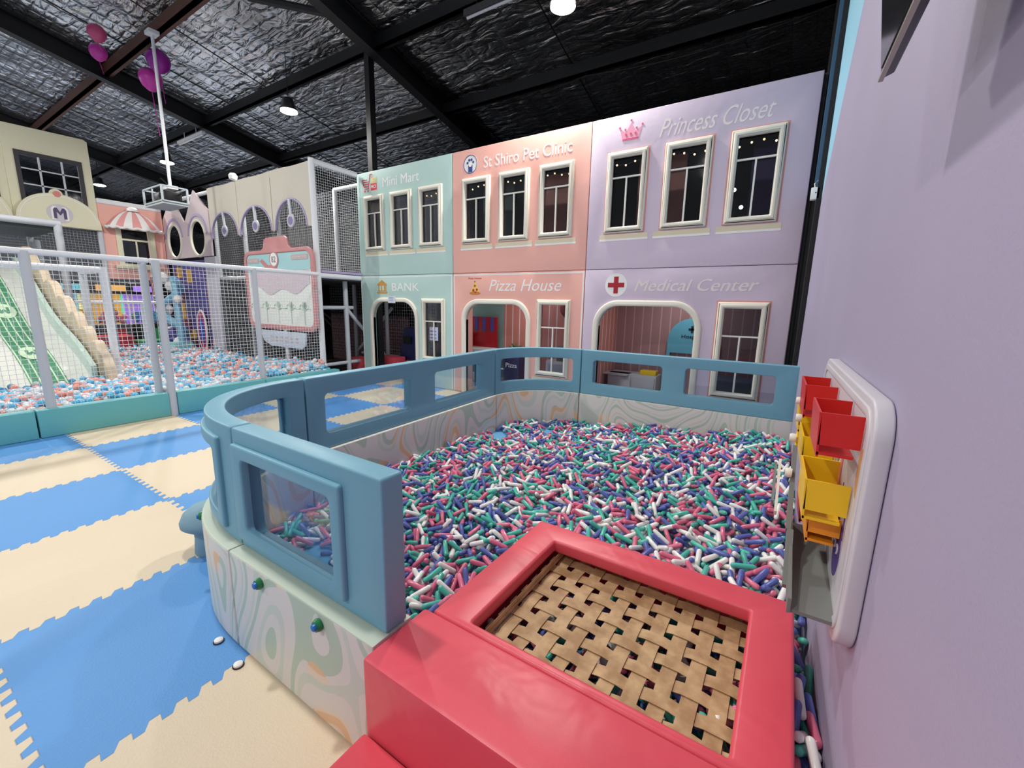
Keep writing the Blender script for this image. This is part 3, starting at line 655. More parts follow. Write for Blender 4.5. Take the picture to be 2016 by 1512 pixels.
MB().lathe([(.004, -.14), (.05, -.11), (.1, -.04), (.11, .03), (.08, .1), (.03, .13), (.003, .135)], (-3.15, 6.5, 1.42), 16).build('bulb', mat('dusky red latex', (150, 70, 74), .3), t); MB().tube([(-3.15, 6.5, 1.28), (-3.13, 6.55, .802)], .002, 4).build('ribbon', M['white'], t)
box('cupboard_body', (-3.5, 6.5, 0), (-2.55, 6.8, .55), M['white'], tag_p := thing('toy_cupboard', 'low white toy cupboard seen through the Pizza House window', 'toy cupboard', (-3.0, 6.65, 0)), .01)
for x in (-3.45, -2.98): box('door', (x, 6.48, .05), (x + .43, 6.5, .5), mat('grey white laminate', (204, 204, 208), .4), tag_p, .004)
t = thing('toy_oven', 'grey toy oven on the low white toy cupboard', 'toy oven', (-3.1, 6.62, .55))
box('body', (-3.3, 6.5, .552), (-2.9, 6.75, .8), M['grey'], t, .01); box('oven_window', (-3.26, 6.49, .6), (-3.02, 6.5, .76), M['black'], t)
# medical interior
t = thing('hospital_arch', 'pale blue arched hospital panel with a cross inside the medical doorway', 'play panel', (-1.2, 6.75, 0))
hb = mat('hospital blue vinyl', (96, 168, 190), .5)
shape('arch_panel', [[(-1.55, 0), (-1.5, 0), (-1.5, .82), (-.92, .82), (-.92, 0), (-.87, 0)] + [(-1.21 + .34 * math.cos(a), 1.0 + .34 * math.sin(a)) for a in np.linspace(0, pi, 14)]], .03, 6.74, 'Y', hb, t, bev=.004)
b = MB(); b.box((-1.225, 6.733, 1.13), (-1.195, 6.74, 1.23)); b.box((-1.26, 6.733, 1.165), (-1.16, 6.74, 1.195)); b.build('cross', M['dark'], t, None); text('Hospital', -1.35, -1.05, 1.03, 1.1, 6.734, M['dark'], t, bold=.005)
t = thing('toy_cabinet', 'grey white double cabinet with shelves inside the medical doorway', 'toy cabinet', (-2.0, 6.6, 0))
cw = mat('white wood grain laminate', (196, 190, 190), .5, wrinkle=.3)
box('body', (-2.35, 6.45, 0), (-1.6, 6.78, .47), cw, t, .004)
for x0_, x1_ in ((-2.34, -1.98), (-1.96, -1.62)): box('door', (x0_, 6.43, .03), (x1_, 6.45, .44), cw, t, .004)
b = MB(); b.box((-2.75, 6.45, .02), (-2.37, 6.47, .04)); b.box((-2.75, 6.45, .24), (-2.37, 6.7, .26)); b.box((-2.75, 6.45, .45), (-2.37, 6.7, .47)); bmesh.ops.translate(b.bm, verts=list(b.bm.verts), vec=(.36, -.1, 0)); b.build('shelf', cw, t, None)
tag(MB().box((-1.86, 6.5, .47), (-1.62, 6.65, .54)).bevel(.01).build('yellow_box', M['yel']), 'small yellow box on the grey white medical cabinet', 'box')
b = thing('toy_bed', 'low toy hospital bed with blue sheet seen through the medical window', 'toy bed', (-.6, 6.5, 0))
box('bed_frame', (-.84, 6.2, .0), (-.15, 6.8, .35), mat('maroon vinyl', (110, 50, 66), .5), b, .02); box('sheet', (-.82, 6.22, .35), (-.17, 6.78, .55), mat('slate blue fabric', (92, 116, 134), .8), b, .03)
# upper room: round mirror with bulbs
t = thing('dressing_mirror', 'round dark mirror ringed with white bulbs behind the rightmost Princess Closet window', 'mirror', (-.95, 6.6, 2.4))
MB().lathe([(.2, 0), (.2, .03)], (-.97, 6.6, 2.8), 28, 'Y').build('mirror', M['black'], t)
wb = mat('white bulb', (230, 245, 255), .4, emit=6)
for a in np.linspace(-1.2, 1.2, 3): MB().lathe([(.018, -.01), (.026, .005), (.018, .02)], (-.97 + .24 * math.cos(a * .8), 6.58, 2.8 + .24 * math.sin(a)), 12, 'Y').build('bulb', wb, t)
box('stand', (-1.0, 6.6, Z1 + .035), (-.94, 6.64, 2.6), M['black'], t)

# ================================================================ CAPSULE PIT
def sup(cx, cy, a, b, n, t0, t1, k=20):
    P = []
    for t in np.linspace(t0, t1, k):
        c, s = math.cos(t), math.sin(t)
        P.append((cx + a * math.copysign(abs(c) ** (2 / n), c), cy + b * math.copysign(abs(s) ** (2 / n), s)))
    return P
PATHS = {  # inner face of each pit section, walked with the outside on the right hand side turned away from the pit
    'near': [(-.955, .885), (-1.87, .885)],
    'arc1': sup(-1.87, 1.585, .775, .70, 2.3, -pi / 2, -pi, 26),
    'side': [(-2.645, 1.59), (-2.77, 3.96)],
    'arc2': sup(-2.045, 3.965, .725, .70, 2.1, pi, pi / 2, 22),
    'far': [(-2.04, 4.665), (.14, 4.69)],
}
class Path:
    def __init__(s, P, gap=.003):
        s.P = np.array(P, float); d = np.diff(s.P, axis=0); s.l = np.hypot(d[:, 0], d[:, 1]); s.c = np.concatenate([[0], np.cumsum(s.l)]); s.L = s.c[-1]
        t = d / s.l[:, None]; vt = np.vstack([t[:1], (t[:-1] + t[1:]) / 2, t[-1:]]); vt /= np.hypot(vt[:, 0], vt[:, 1])[:, None]; s.t = vt
    def __call__(s, u):
        u = min(max(u, 0), s.L); i = min(int(np.searchsorted(s.c, u, 'right') - 1), len(s.l) - 1); f = (u - s.c[i]) / s.l[i]
        p = s.P[i] * (1 - f) + s.P[i + 1] * f; t = s.t[i] * (1 - f) + s.t[i + 1] * f; t /= math.hypot(*t)
        return p, (-t[1], t[0])   # left normal; walking clockwise the outside is on the left
PT = {k: Path(v) for k, v in PATHS.items()}
# check: near section walks to -x, its left normal is (0,-1): away from the pit
for k in ('near',):
    assert PT[k](0.1)[1][1] < 0 or True
def pmap(P, w0):
    def f(u, v, w):   # w: 0 at the outer side ... thick at the inner side ; w0 = offset of outer side
        p, n = P(u); o_ = w0 - w
        return (p[0] + n[0] * o_, p[1] + n[1] * o_, v)
    return f
def sgn(P):
    p, n = P(P.L / 2); c = np.array([-1.2, 2.8]); return 1 if (np.array(n) @ (p - c)) > 0 else -1
for k, P in PT.items():
    if sgn(P) < 0:
        P_call = P.__call__
        P.flip = True
    else: P.flip = False
_old = Path.__call__
def _call(s, u):
    p, n = _old(s, u); return (p, (-n[0], -n[1])) if getattr(s, 'flip', False) else (p, n)
Path.__call__ = _call
WL = dict(near='wavy printed wall nearest the red platform with two round knobs', arc1='curved wavy printed wall at the near left corner of the pit', side='long wavy printed wall along the left side of the pit',
          arc2='curved wavy printed wall at the far left corner of the pit', far='wavy printed wall at the far side of the pit facing the shop fronts')
RL = dict(near='nearest teal rail with one framed clear window, ending in a square post', arc1='curved teal rail at the near left corner beside the grey mushroom seat', side='long teal rail with two windows along the left side of the pit',
          arc2='curved teal rail with one window at the far left corner', far='far teal rail with two windows running to the lilac wall')
WIN = dict(near=[(.25, .823, .56, .86)], arc1=[(.17, PT['arc1'].L - .13, .56, .86)], side=[(.145, .995, .57, .858), (1.32, 2.11, .57, .858)],
           arc2=[(.1, PT['arc2'].L - .1, .585, .865)], far=[(.15, .935, .588, .868), (1.17, 1.985, .59, .872)])
for k, P in PT.items():
    g = .003; cuts = list(np.arange(.05, P.L, .045)) if 'arc' in k else None
    pm, _ = P(P.L / 2)
    t = thing('padded_wall', WL[k], 'soft play wall', (pm[0], pm[1], 0))
    shape('foam_block', [[(g, 0.002), (P.L - g, 0.002), (P.L - g, .458), (g, .458)]], .166, 0, 'Y', [M['wave'], M['cap'] if k in ('near', 'arc1') else M['cream']], t, bev=.01, mapf=pmap(P, .157), cuts=cuts, topmat=True)
    t2 = thing('padded_rail', RL[k], 'soft play rail', (pm[0], pm[1], .46))
    q_ = {'near': .056, 'arc1': .022}.get(k, 0)
    loops = [rrect(g, P.L - g, .46, .983, .012, 3)] + [rrect(a - q_, b_ + q_, c - q_, d + q_, .035, 4) for a, b_, c, d in WIN[k]]
    shape('rail_frame', loops, .086, 0, 'Y', M['rail'], t2, bev=.007, mapf=pmap(P, .1), cuts=cuts)
    for a, b_, c, d in WIN[k]:
        shape('window_pane', [rrect(a - .006 - q_, b_ + .006 + q_, c - .006 - q_, d + .006 + q_, .03, 3)], .003, 0, 'Y', M['glass'], t2, mapf=pmap(P, .07), cuts=cuts)
        if k in ('near', 'arc1'):
            z = .06; shape('window_trim', [rrect(a - z, b_ + z + (.02 if k == 'near' else 0), c - z, d + z, .012, 3), rrect(a - .004, b_ + .004, c - .004, d + .004, .02, 3)], .035, 0, 'Y', M['trim'], t2, bev=.01, mapf=pmap(P, .118), cuts=cuts)
    if k in ('near', 'arc1'):
        for u in ((.275, .66) if k == 'near' else (.46,)):
            p, n = P(u); c = (p[0] + n[0] * .157, p[1] + n[1] * .157, .412)
            b = MB(); R_ = Matrix.Rotation(math.atan2(n[1], n[0]), 4, 'Z')
            b.lathe([(.021, 0), (.023, .008), (.018, .02)], (0, 0, 0), 18, 'X'); bmesh.ops.rotate(b.bm, verts=list(b.bm.verts), cent=(0, 0, 0), matrix=Matrix.Rotation(pi, 3, 'Z')); bmesh.ops.transform(b.bm, verts=list(b.bm.verts), matrix=Matrix.Translation(c) @ R_)
            kb = b.build('knob', M['green'], t)
            b = MB(); b.lathe([(.014, .018), (.012, .028), (.005, .031)], (0, 0, 0), 18, 'X'); bmesh.ops.rotate(b.bm, verts=list(b.bm.verts), cent=(0, 0, 0), matrix=Matrix.Rotation(pi, 3, 'Z')); bmesh.ops.transform(b.bm, verts=list(b.bm.verts), matrix=Matrix.Translation(c) @ R_)
            b.build('knob_centre', M['blue'], kb)
# blue mats on the pit floor
pitmat = mat('sky blue floor mat vinyl', (104, 170, 214), .5)
o = st(shape('floor_pit', [[(-.95, .75)] + PATHS['near'] + PATHS['arc1'][1:] + PATHS['side'] + PATHS['arc2'][1:] + PATHS['far'] + [(.13, 4.69), (.2, .75)]], .02, 0, 'Y', pitmat, mapf=lambda u, v, w: (u, v, .022 - w)))
# ---- red platform
t = thing('red_step_platform', 'coral red padded steps and frame around the woven brown mat', 'soft play platform', (-.4, 1.2, 0))
box('upper_step', (-.948, .682, .001), (.135, .945, .462), M['red'], t, .014); box('lower_step', (-.95, .1, .001), (.16, .68, .205), M['red'], t, .014)
fr = MB()
shape('mat_frame', [rrect(-.918, .128, .948, 1.712, .012, 3), rrect(-.772, -.004, .985, 1.58, .006, 3)], .055, 0, 'Y', M['red'], t, bev=.012, mapf=lambda u, v, w: (u, v, .46 - w))
box('side_pad', (-.918, .95, .001), (-.86, 1.70, .404), M['red'], t, .006); box('side_pad', (.075, .95, .001), (.128, 1.70, .404), M['red'], t, .006); box('end_pad', (-.858, 1.66, .001), (.073, 1.71, .404), M['red'], t, .006)
# woven mat (straps over and under), basket sides
px_, py_ = .0755, .0785; wz = .36; sw = .0475
def strap(name, along, c, lo, hi, par, t):
    b = MB(); n = int((hi - lo) / .0063); prev = None
    step = py_ if along == 'y' else px_; off0 = (PYO if along == 'y' else PXO)
    pts = []
    for s in np.linspace(lo, hi, n):
        ph = (s - off0) / step; z = wz + .0022 * max(-1, min(1, 2.2 * math.cos(pi * ph))) * par
        pts.append((s, z))
    rows = []
    for s, z in pts:
        q = [(c - sw / 2, s, z), (c + sw / 2, s, z), (c + sw / 2, s, z - .002), (c - sw / 2, s, z - .002)] if along == 'y' else [(s, c - sw / 2, z), (s, c + sw / 2, z), (s, c + sw / 2, z - .002), (s, c - sw / 2, z - .002)]
        rows.append([b.bm.verts.new(p) for p in q])
    for A, B_ in zip(rows, rows[1:]):
        for i in range(4): b.bm.faces.new((A[i], A[(i + 1) % 4], B_[(i + 1) % 4], B_[i]))
    b.bm.faces.new(rows[0]); b.bm.faces.new(rows[-1][::-1])
    return b.build(name, M['kraft'], t, 40)
mt = thing('woven_mat', 'brown woven strap mat sunk in the red frame over the capsules', 'woven mat', (-.38, 1.3, wz))
PXO = -.650; PYO = 1.376       # strap centre lines sit half a pitch off the measured holes
cxs = [PXO + px_ * i for i in range(-1, 9)]; cys = [PYO + py_ * j for j in range(-5, 4)]
for i, c in enumerate(cxs): strap('strap', 'y', c, .95, 1.655, 1 if i % 2 else -1, mt)
for j, c in enumerate(cys): strap('strap', 'x', c, -.755, .035, -1 if j % 2 else 1, mt)
b = MB()
for z in (.372, .392):
    b.box((-.757, .95, z - .008), (-.754, 1.655, z + .008)); b.box((-.755, 1.654, z - .008), (.035, 1.657, z + .008))
for c in cys: b.box((-.76, c - .022, .362), (-.758, c + .022, .404))
for c in cxs: b.box((c - .022, 1.657, .362), (c + .022, 1.659, .404))
b.build('side_straps', M['kraft'], mt, None)

# ---- capsules
def capsule(r, h, n, ringsn):
    """template along z: verts, faces"""
    V = [(0, 0, -h - r)]; F = []
    prof = []
    for k in range(1, ringsn + 1):
        a = -pi / 2 + (pi / 2) * k / ringsn; prof.append((r * math.cos(a), -h + r * math.sin(a)))
    prof += [(a, -z) for a, z in prof[::-1]]
    for rr, z in prof:
        for k in range(n): V.append((rr * math.cos(2 * pi * k / n), rr * math.sin(2 * pi * k / n), z))
    V.append((0, 0, h + r)); m = len(prof)
    for k in range(n): F.append((0, 1 + (k + 1) % n, 1 + k, 1 + k))
    for j in range(m - 1):
        for k in range(n): a = 1 + j * n; F.append((a + k, a + (k + 1) % n, a + n + (k + 1) % n, a + n + k))
    a = 1 + (m - 1) * n
    for k in range(n): F.append((a + k, a + (k + 1) % n, len(V) - 1, len(V) - 1))
    return np.array(V, 'f'), np.array(F)
def fast_mesh(name, V, F4, mats, mi, smooth=True):
    """quads/tris (tri repeats its last index)"""
    tri = F4[:, 2] == F4[:, 3]; ls = np.where(tri, 3, 4); starts = np.concatenate([[0], np.cumsum(ls)[:-1]])
    idx = F4.ravel()[(np.stack([np.ones(len(F4), bool)] * 3 + [~tri], 1)).ravel()]
    me = bpy.data.meshes.new(name); me.vertices.add(len(V)); me.vertices.foreach_set('co', V.astype('f').ravel())
    me.loops.add(len(idx)); me.loops.foreach_set('vertex_index', idx.astype('i')); me.polygons.add(len(F4)); me.polygons.foreach_set('loop_start', starts.astype('i')); me.polygons.foreach_set('loop_total', ls.astype('i'))
    for q in mats: me.materials.append(q)
    me.polygons.foreach_set('material_index', mi.astype('i')); me.polygons.foreach_set('use_smooth', np.ones(len(F4), bool)); me.update(calc_edges=True); me.validate()
    return me
CR, CH = .0132, .043
CP = np.array([(-2.3, 1.2, .02), (-2.55, 1.9, .09), (-2.65, 2.6, .10), (-2.7, 3.3, .07), (-2.7, 3.8, .03), (-2.3, 4.3, .03), (-2.0, 4.5, .06), (-1.5, 4.55, .12), (-.9, 4.6, .19), (0, 4.5, .27), (-1, 3.5, .2), (-1.3, 2.4, .16), (-.5, 2.6, .2), (.1, 3, .24), (-1.3, 1.3, .12), (-2.0, 1.1, .0), (-1.7, .95, .0), (-1.4, .95, .0), (-1.15, .95, .05), (-2.4, 1.55, .06), (-1.7, 1.4, .06),
               (-1.75, 1.1, .02), (-1.05, 1.25, .2), (-.95, 1.9, .2), (0, 1.9, .24), (.19, 1.3, .32), (.19, .9, .3), (-.4, 1.3, .26), (-.15, 1.1, .25), (-.1, 1.5, .25), (-.65, 1.1, .25), (-2.1, 1.7, .08), (-1.5, 1.75, .1)])
def hh(x, y):
    w = 1 / (((CP[:, 0] - x) ** 2 + (CP[:, 1] - y) ** 2) + .02) ** 1.6
    return float((w * CP[:, 2]).sum() / w.sum()) + .02 * math.sin(x * 7.1 + 1) * math.sin(y * 6.3) + .012 * math.sin(x * 17 + y * 13)
inner = np.array(PATHS['near'] + PATHS['arc1'][1:] + PATHS['side'] + PATHS['arc2'][1:] + PATHS['far'])
poly = np.vstack([inner, [(wx(4.69), 4.69), (wx(.78), .78), (.14, .78), (-.9, .95)]])
def inside(x, y, P=poly):
    c = False; j = len(P) - 1
    for i in range(len(P)):
        if (P[i][1] > y) != (P[j][1] > y) and x < (P[j][0] - P[i][0]) * (y - P[i][1]) / (P[j][1] - P[i][1]) + P[i][0]: c = not c
        j = i
    return c
GX0, GY0, GS = -2.9, .7, .01; GN, GM = 320, 410
ok = np.zeros((GN, GM), bool); T = np.zeros((GN, GM), 'f')
for i in range(GN):
    for j in range(GM):
        x, y = GX0 + (i + .5) * GS, GY0 + (j + .5) * GS
        if inside(x, y): ok[i, j] = True
for i in range(0, GN, 4):
    for j in range(0, GM, 4): hv = hh(GX0 + (i + 2) * GS, GY0 + (j + 2) * GS); T[i:i + 4, j:j + 4] = min(hv, .305) if GX0 + i * GS < .12 and GY0 + j * GS < 1.72 and GX0 + i * GS > -.95 else hv
bars = np.zeros((GN, GM), bool)
def gi(x, y): return int((x - GX0) / GS), int((y - GY0) / GS)
for (x0, y0, x1, y1) in ((-.93, .7, -.85, 1.72), (.065, .7, .135, 1.72), (-.93, 1.65, .135, 1.72), (-.95, .7, .14, .955)):
    a, b_ = gi(x0, y0); c, d = gi(x1, y1); bars[max(a, 0):c, max(b_, 0):d] = True
free = ok & ~bars
Hm = np.maximum(T - .085, .022); top = -np.ones((GN, GM), 'i4')
caps = []; T_ = np.where(free, T, -1)
edge = 0
fi = np.argwhere(free); tries = 0
ts = np.linspace(-1, 1, 7); A3 = np.array([(-1, 0), (0, -1), (0, 0), (0, 1), (1, 0)]); PR = np.array([.55, .55, 1, .55, .55]) * CR
mir = random.Random(3)
while tries < 26000:
    tries += 1
    if tries % 2500 == 0:
        need = np.argwhere(free & (Hm < T - .006))
        if len(need) < 2500: break
        fi = need
    i, j = fi[mir.randrange(len(fi))]
    if Hm[i, j] > T[i, j] - .004: continue
    x, y = GX0 + (i + mir.random()) * GS, GY0 + (j + mir.random()) * GS
    th = mir.random() * pi; cx_, sx_ = math.cos(th), math.sin(th)
    X_ = x + cx_ * CH * ts; Y_ = y + sx_ * CH * ts
    I = ((X_ - GX0) / GS).astype(int); J = ((Y_ - GY0) / GS).astype(int)
    # whole footprint must be on free ground, also the rounded ends
    xe, ye = x + cx_ * (CH + CR) * np.array([-1, 1]), y + sx_ * (CH + CR) * np.array([-1, 1]); Ie, Je = ((xe - GX0) / GS).astype(int), ((ye - GY0) / GS).astype(int)
    if Ie.min() < 1 or Je.min() < 1 or Ie.max() > GN - 2 or Je.max() > GM - 2: continue
    if not (free[Ie, Je].all() and free[I, J].all()): continue
    I5 = I[:, None] + A3[:, 0]; J5 = J[:, None] + A3[:, 1]
    hs = (Hm[I5, J5] - (CR - PR)).max(1)
    za, zb = hs[:3].max(), hs[4:].max(); sl = max(-.75, min(.75, (zb - za) / (2 * CH * .67))) * CH
    z0 = (hs - sl * ts).max()
    if z0 > T[i, j] + .03: continue
    zz_ = z0 + CR + sl * ts; n_id = len(caps)
    newh = zz_[:, None] + PR
    cur = Hm[I5, J5]; up = newh > cur
    np.maximum.at(Hm, (I5, J5), newh); top[I5[up], J5[up]] = n_id
    caps.append((x, y, z0 + CR, th, math.atan2(sl, CH)))
NC = len(caps); CA = np.array(caps); ccol = rng.choice(4, NC, p=[.26, .26, .25, .23])
capm = [mat('pink glossy capsule', (226, 114, 144), .25, coat=.2), mat('teal glossy capsule', (78, 188, 168), .25, coat=.2), mat('blue glossy capsule', (92, 106, 178), .25, coat=.2), mat('white glossy capsule', (244, 243, 238), .22, coat=.2)]
def capmats(A):
    th, el = A[:, 3], A[:, 4]; ax = np.stack([np.cos(th) * np.cos(el), np.sin(th) * np.cos(el), np.sin(el)], 1)
    s = np.stack([-np.sin(th), np.cos(th), np.zeros(len(A))], 1); u = np.cross(ax, s)
    return s, u, ax
cnt = np.bincount(top[top >= 0].ravel(), minlength=NC)
# which capsules show largest: uncovered area over distance, in view and clear of the platform
fwd = np.array([-math.sin(_r[2]), math.cos(_r[2])])
dist = np.hypot(CA[:, 0], CA[:, 1]); dep = CA[:, :2] @ fwd; lat = CA[:, :2] @ np.array([fwd[1], -fwd[0]])
vis = (dep > .2) & (np.abs(lat) < dep * 1.15)
undr = (CA[:, 0] > -.95) & (CA[:, 0] < .13) & (CA[:, 1] < 1.72)
hidn = (CA[:, 1] < 1.7) & (CA[:, 0] < -1.02) & ((CA[:, 0] / CA[:, 1] < -1.2 / 1.2))  # behind the near rail post
score = cnt / ((CA[:, 0] ** 2 + CA[:, 1] ** 2 + 1.2 ** 2)) * vis * np.where(undr, .0, 1) * np.where(hidn, .15, 1)
big = np.argsort(-score)[:300]; isb = np.zeros(NC, bool); isb[big] = True
Vt, Ft = capsule(CR, CH, 8, 2)
def bulk(A, col, Vt, Ft, mats, name):
    s, u, ax = capmats(A)
    V = (A[:, None, :3] + Vt[None, :, 0:1] * s[:, None] + Vt[None, :, 1:2] * u[:, None] + Vt[None, :, 2:3] * ax[:, None]).reshape(-1, 3)
    F = (Ft[None] + (np.arange(len(A)) * len(Vt))[:, None, None]).reshape(-1, 4)
    return fast_mesh(name, V, F, mats, np.repeat(col, len(Ft)))
rest = ~isb
me = bulk(CA[rest], ccol[rest], Vt, Ft, capm, 'capsules')
o = link('loose_capsules', me, None); tag(o, 'deep mass of small pink, teal, blue and white plastic capsules filling the pit', 'capsules', None, 'stuff')
Vn, Fn = capsule(CR, CH, 12, 3); CN = ['pink', 'teal', 'blue', 'white']; protos = []
for c in range(4): protos.append(fast_mesh('capsule_' + CN[c], Vn, Fn, [capm[c]], np.zeros(len(Fn))))
sB, uB, aB = capmats(CA)
for i in big:
    o = bpy.data.objects.new('play_capsule', protos[ccol[i]]); COL.objects.link(o)
    m3 = Matrix(((sB[i][0], uB[i][0], aB[i][0], CA[i, 0]), (sB[i][1], uB[i][1], aB[i][1], CA[i, 1]), (sB[i][2], uB[i][2], aB[i][2], CA[i, 2]), (0, 0, 0, 1)))
    o.matrix_world = m3
    tag(o, '%s plastic capsule on the near surface of the pit' % CN[ccol[i]], 'capsule', 'loose capsules near the red platform')
# white buttons on the foam floor
for x, y, lb in ((-1.965, .69, 'white oval button on the blue floor tile by the near pit wall'), (-1.758, .675, 'white oval button on the tile seam by the near pit wall')):
    t = thing('floor_button', lb, 'button', (x, y, 0)); MB().lathe([(.022, .001), (.022, .004), (.016, .006)], (x, y, 0), 18).build('washer', M['dark'], t); MB().lathe([(.018, .004), (.017, .012), (.008, .018)], (x, y, 0), 18).build('cap', M['white'], t)

# ---- mushroom seat
mx_, my_ = -2.785, 1.005
t = thing('mushroom_stool', 'grey blue felt mushroom stool beside the curved corner of the pit', 'stool', (mx_, my_, 0))
MB().lathe([(.085, 0), (.088, .01), (.08, .1), (.082, .17), (.09, .2)], (mx_, my_, 0.001), 28).build('stem', M['felt'], t)
MB().lathe([(.05, .17), (.12, .165), (.142, .185), (.144, .21), (.125, .255), (.088, .287), (.04, .301), (.005, .304)], (mx_, my_, 0), 32).build('cap', M['felt'], t, 50)

# ================================================================ RIGHT WALL THINGS
def wp(y, z, off): return (wx(y, off), y, z)
t = thing('wall_game_panel', 'pale grey wall toy panel with red and yellow tipping bins and a grey tray', 'wall toy', (wx(1.7, .02), 1.7, .7))
def wmap(o0): return lambda u, v, w: (wx(u, o0) + w, u, v)
shape('back_board', [rrect(1.15, 2.24, .695, 1.307, .085, 8)], .036, 0, 'x', M['board'], t, bev=.006, mapf=wmap(.037))
shape('board_rim', [rrect(1.175, 2.215, .72, 1.285, .07, 6), rrect(1.2, 2.19, .745, 1.262, .055, 6)], .01, 0, 'x', M['board'], t, bev=.003, mapf=wmap(.041))
def bin_(par, name, y0, y1, z0, z1, d, m, front_out=True):
    """open-topped bin: front plate, two side plates and a floor, standing off the board"""
    i, o_ = .04, .04 + d
    b = MB()
    def slab(pts): b.hull(pts)
    def pl(ya, yb, za, zb, oa, ob):
        slab([wp(ya, za, oa), wp(yb, za, oa), wp(yb, za, ob), wp(ya, za, ob), wp(ya, zb, oa), wp(yb, zb, oa), wp(yb, zb, ob), wp(ya, zb, ob)])
    th = .005
    pl(y0, y0 + th, z0, z1, i, o_); pl(y1 - th, y1, z0, z1, i, o_)
    # leaning outer plate
    slab([wp(y0, z0 - .03, o_ - th), wp(y1, z0 - .03, o_ - th), wp(y1, z0 - .03, o_), wp(y0, z0 - .03, o_), wp(y0, z1, o_), wp(y1, z1, o_), wp(y1, z1, o_ + th), wp(y0, z1, o_ + th)])
    pl(y0, y1, z0 - .025, z0 - .018, i + .01, o_)
    return b.build(name, m, par, None)
bin_(t, 'tipping_bin', 1.235, 1.44, 1.18, 1.26, .082, M['redtoy']); bin_(t, 'tipping_bin', 1.74, 1.97, 1.165, 1.25, .085, M['redtoy'])
bin_(t, 'tipping_bin', 1.26, 1.47, 1.0, 1.08, .088, M['yel']); bin_(t, 'tipping_bin', 1.62, 1.83, 1.03, 1.1, .08, M['yel']); bin_(t, 'tipping_bin', 1.95, 2.12, 1.06, 1.13, .08, M['yel'])
bin_(t, 'small_bin', 1.52, 1.68, .88, .93, .07, M['redtoy']); bin_(t, 'lower_bin', 1.3, 1.47, .925, .975, .07, M['orange'])
for y, z in ((1.52, 1.06), (1.5, 1.02)):
    MB().tube([wp(y, z, .03), wp(y, z, .12)], .006, 8).build('axle', M['yel'], t)
# chain of yellow links down the far edge
for z in (1.08, 1.0, .93):
    MB().tube([wp(2.05, z + .04, .11), wp(2.0, z, .115), wp(2.05, z - .04, .11)], .008, 6).build('link_arm', M['yel'], t)
def bar_(y0, z0, y1, z1, off, w, th, m, nm):
    d = Vector((0, y1 - y0, z1 - z0)).normalized(); n = Vector((0, -d.z, d.y)) * w
    P = []
    for o_ in (off, off + th):
        for (y, z, s) in ((y0, z0, -1), (y1, z1, -1), (y1, z1, 1), (y0, z0, 1)): P.append(wp(y + n.y * s, z + n.z * s, o_))
    return MB().hull(P).build(nm, m, t, None)
bar_(1.62, 1.06, 1.42, .86, .135, .012, .012, M['grey'], 'swing_arm'); bar_(1.42, .86, 1.3, .75, .128, .014, .016, M['grey'], 'swing_arm')
bar_(1.8, .95, 1.62, .82, .165, .012, .008, M['whitep'], 'paddle'); bar_(1.82, .93, 1.66, .84, .176, .010, .008, M['grey'], 'paddle')
for y, z, o_ in ((1.66, 1.08, .14), (1.85, 1.11, .12), (1.98, 1.15, .12), (1.53, 1.0, .145)):
    b = MB(); b.lathe([(.014, 0), (.015, .012), (.012, .018)], (0, 0, 0), 16, 'X'); bmesh.ops.translate(b.bm, verts=list(b.bm.verts), vec=wp(y, z, o_)); b.build('bolt_cap', M['whitep'], t)
tr = MB()
tr.hull([wp(1.2, .742, .035), wp(1.2, .742, .135), wp(1.6, .80, .135), wp(1.6, .80, .035), wp(1.2, .752, .035), wp(1.2, .752, .135), wp(1.6, .81, .135), wp(1.6, .81, .035)])
tr.hull([wp(1.19, .745, .128), wp(1.19, .745, .136), wp(1.6, .805, .136), wp(1.6, .805, .128), wp(1.19, .785, .128), wp(1.19, .785, .136), wp(1.6, .90, .136), wp(1.6, .90, .128)])
tr.build('catch_tray', M['grey'], t, None)
# printed creatures on the board
def prt(nm, lp, m, k=0): shape(nm, [lp], .002, 0, 'x', m, t, mapf=wmap(.0385 + k * .002))
prt('printed_drop', ell(1.33, .885, .05, .075, 20), M['purple']); prt('printed_horn', [(1.28, .93), (1.3, .93), (1.29, 1.04)], M['purple']); prt('printed_horn', [(1.36, .93), (1.385, .93), (1.385, 1.05)], M['purple'])
for y in (1.315, 1.355): prt('printed_eye', ell(y, .89, .012, .014, 14), M['white'], 1); prt('printed_pupil', ell(y, .888, .006, .007, 10), M['purple'], 2)
prt('printed_stripe', rrect(1.45, 1.485, .86, 1.18, .015), M['pinkp']); prt('printed_stripe', rrect(1.52, 1.545, .9, 1.18, .01), M['grey']); prt('printed_stripe', rrect(1.57, 1.6, .9, 1.2, .01), mat('orange brown print', (206, 150, 96), .5)); prt('printed_stripe', rrect(1.64, 1.66, .9, 1.2, .01), M['purple'])
prt('printed_blob', ell(1.22, 1.13, .025, .06, 16), mat('orange brown print', (1, 1, 1)))

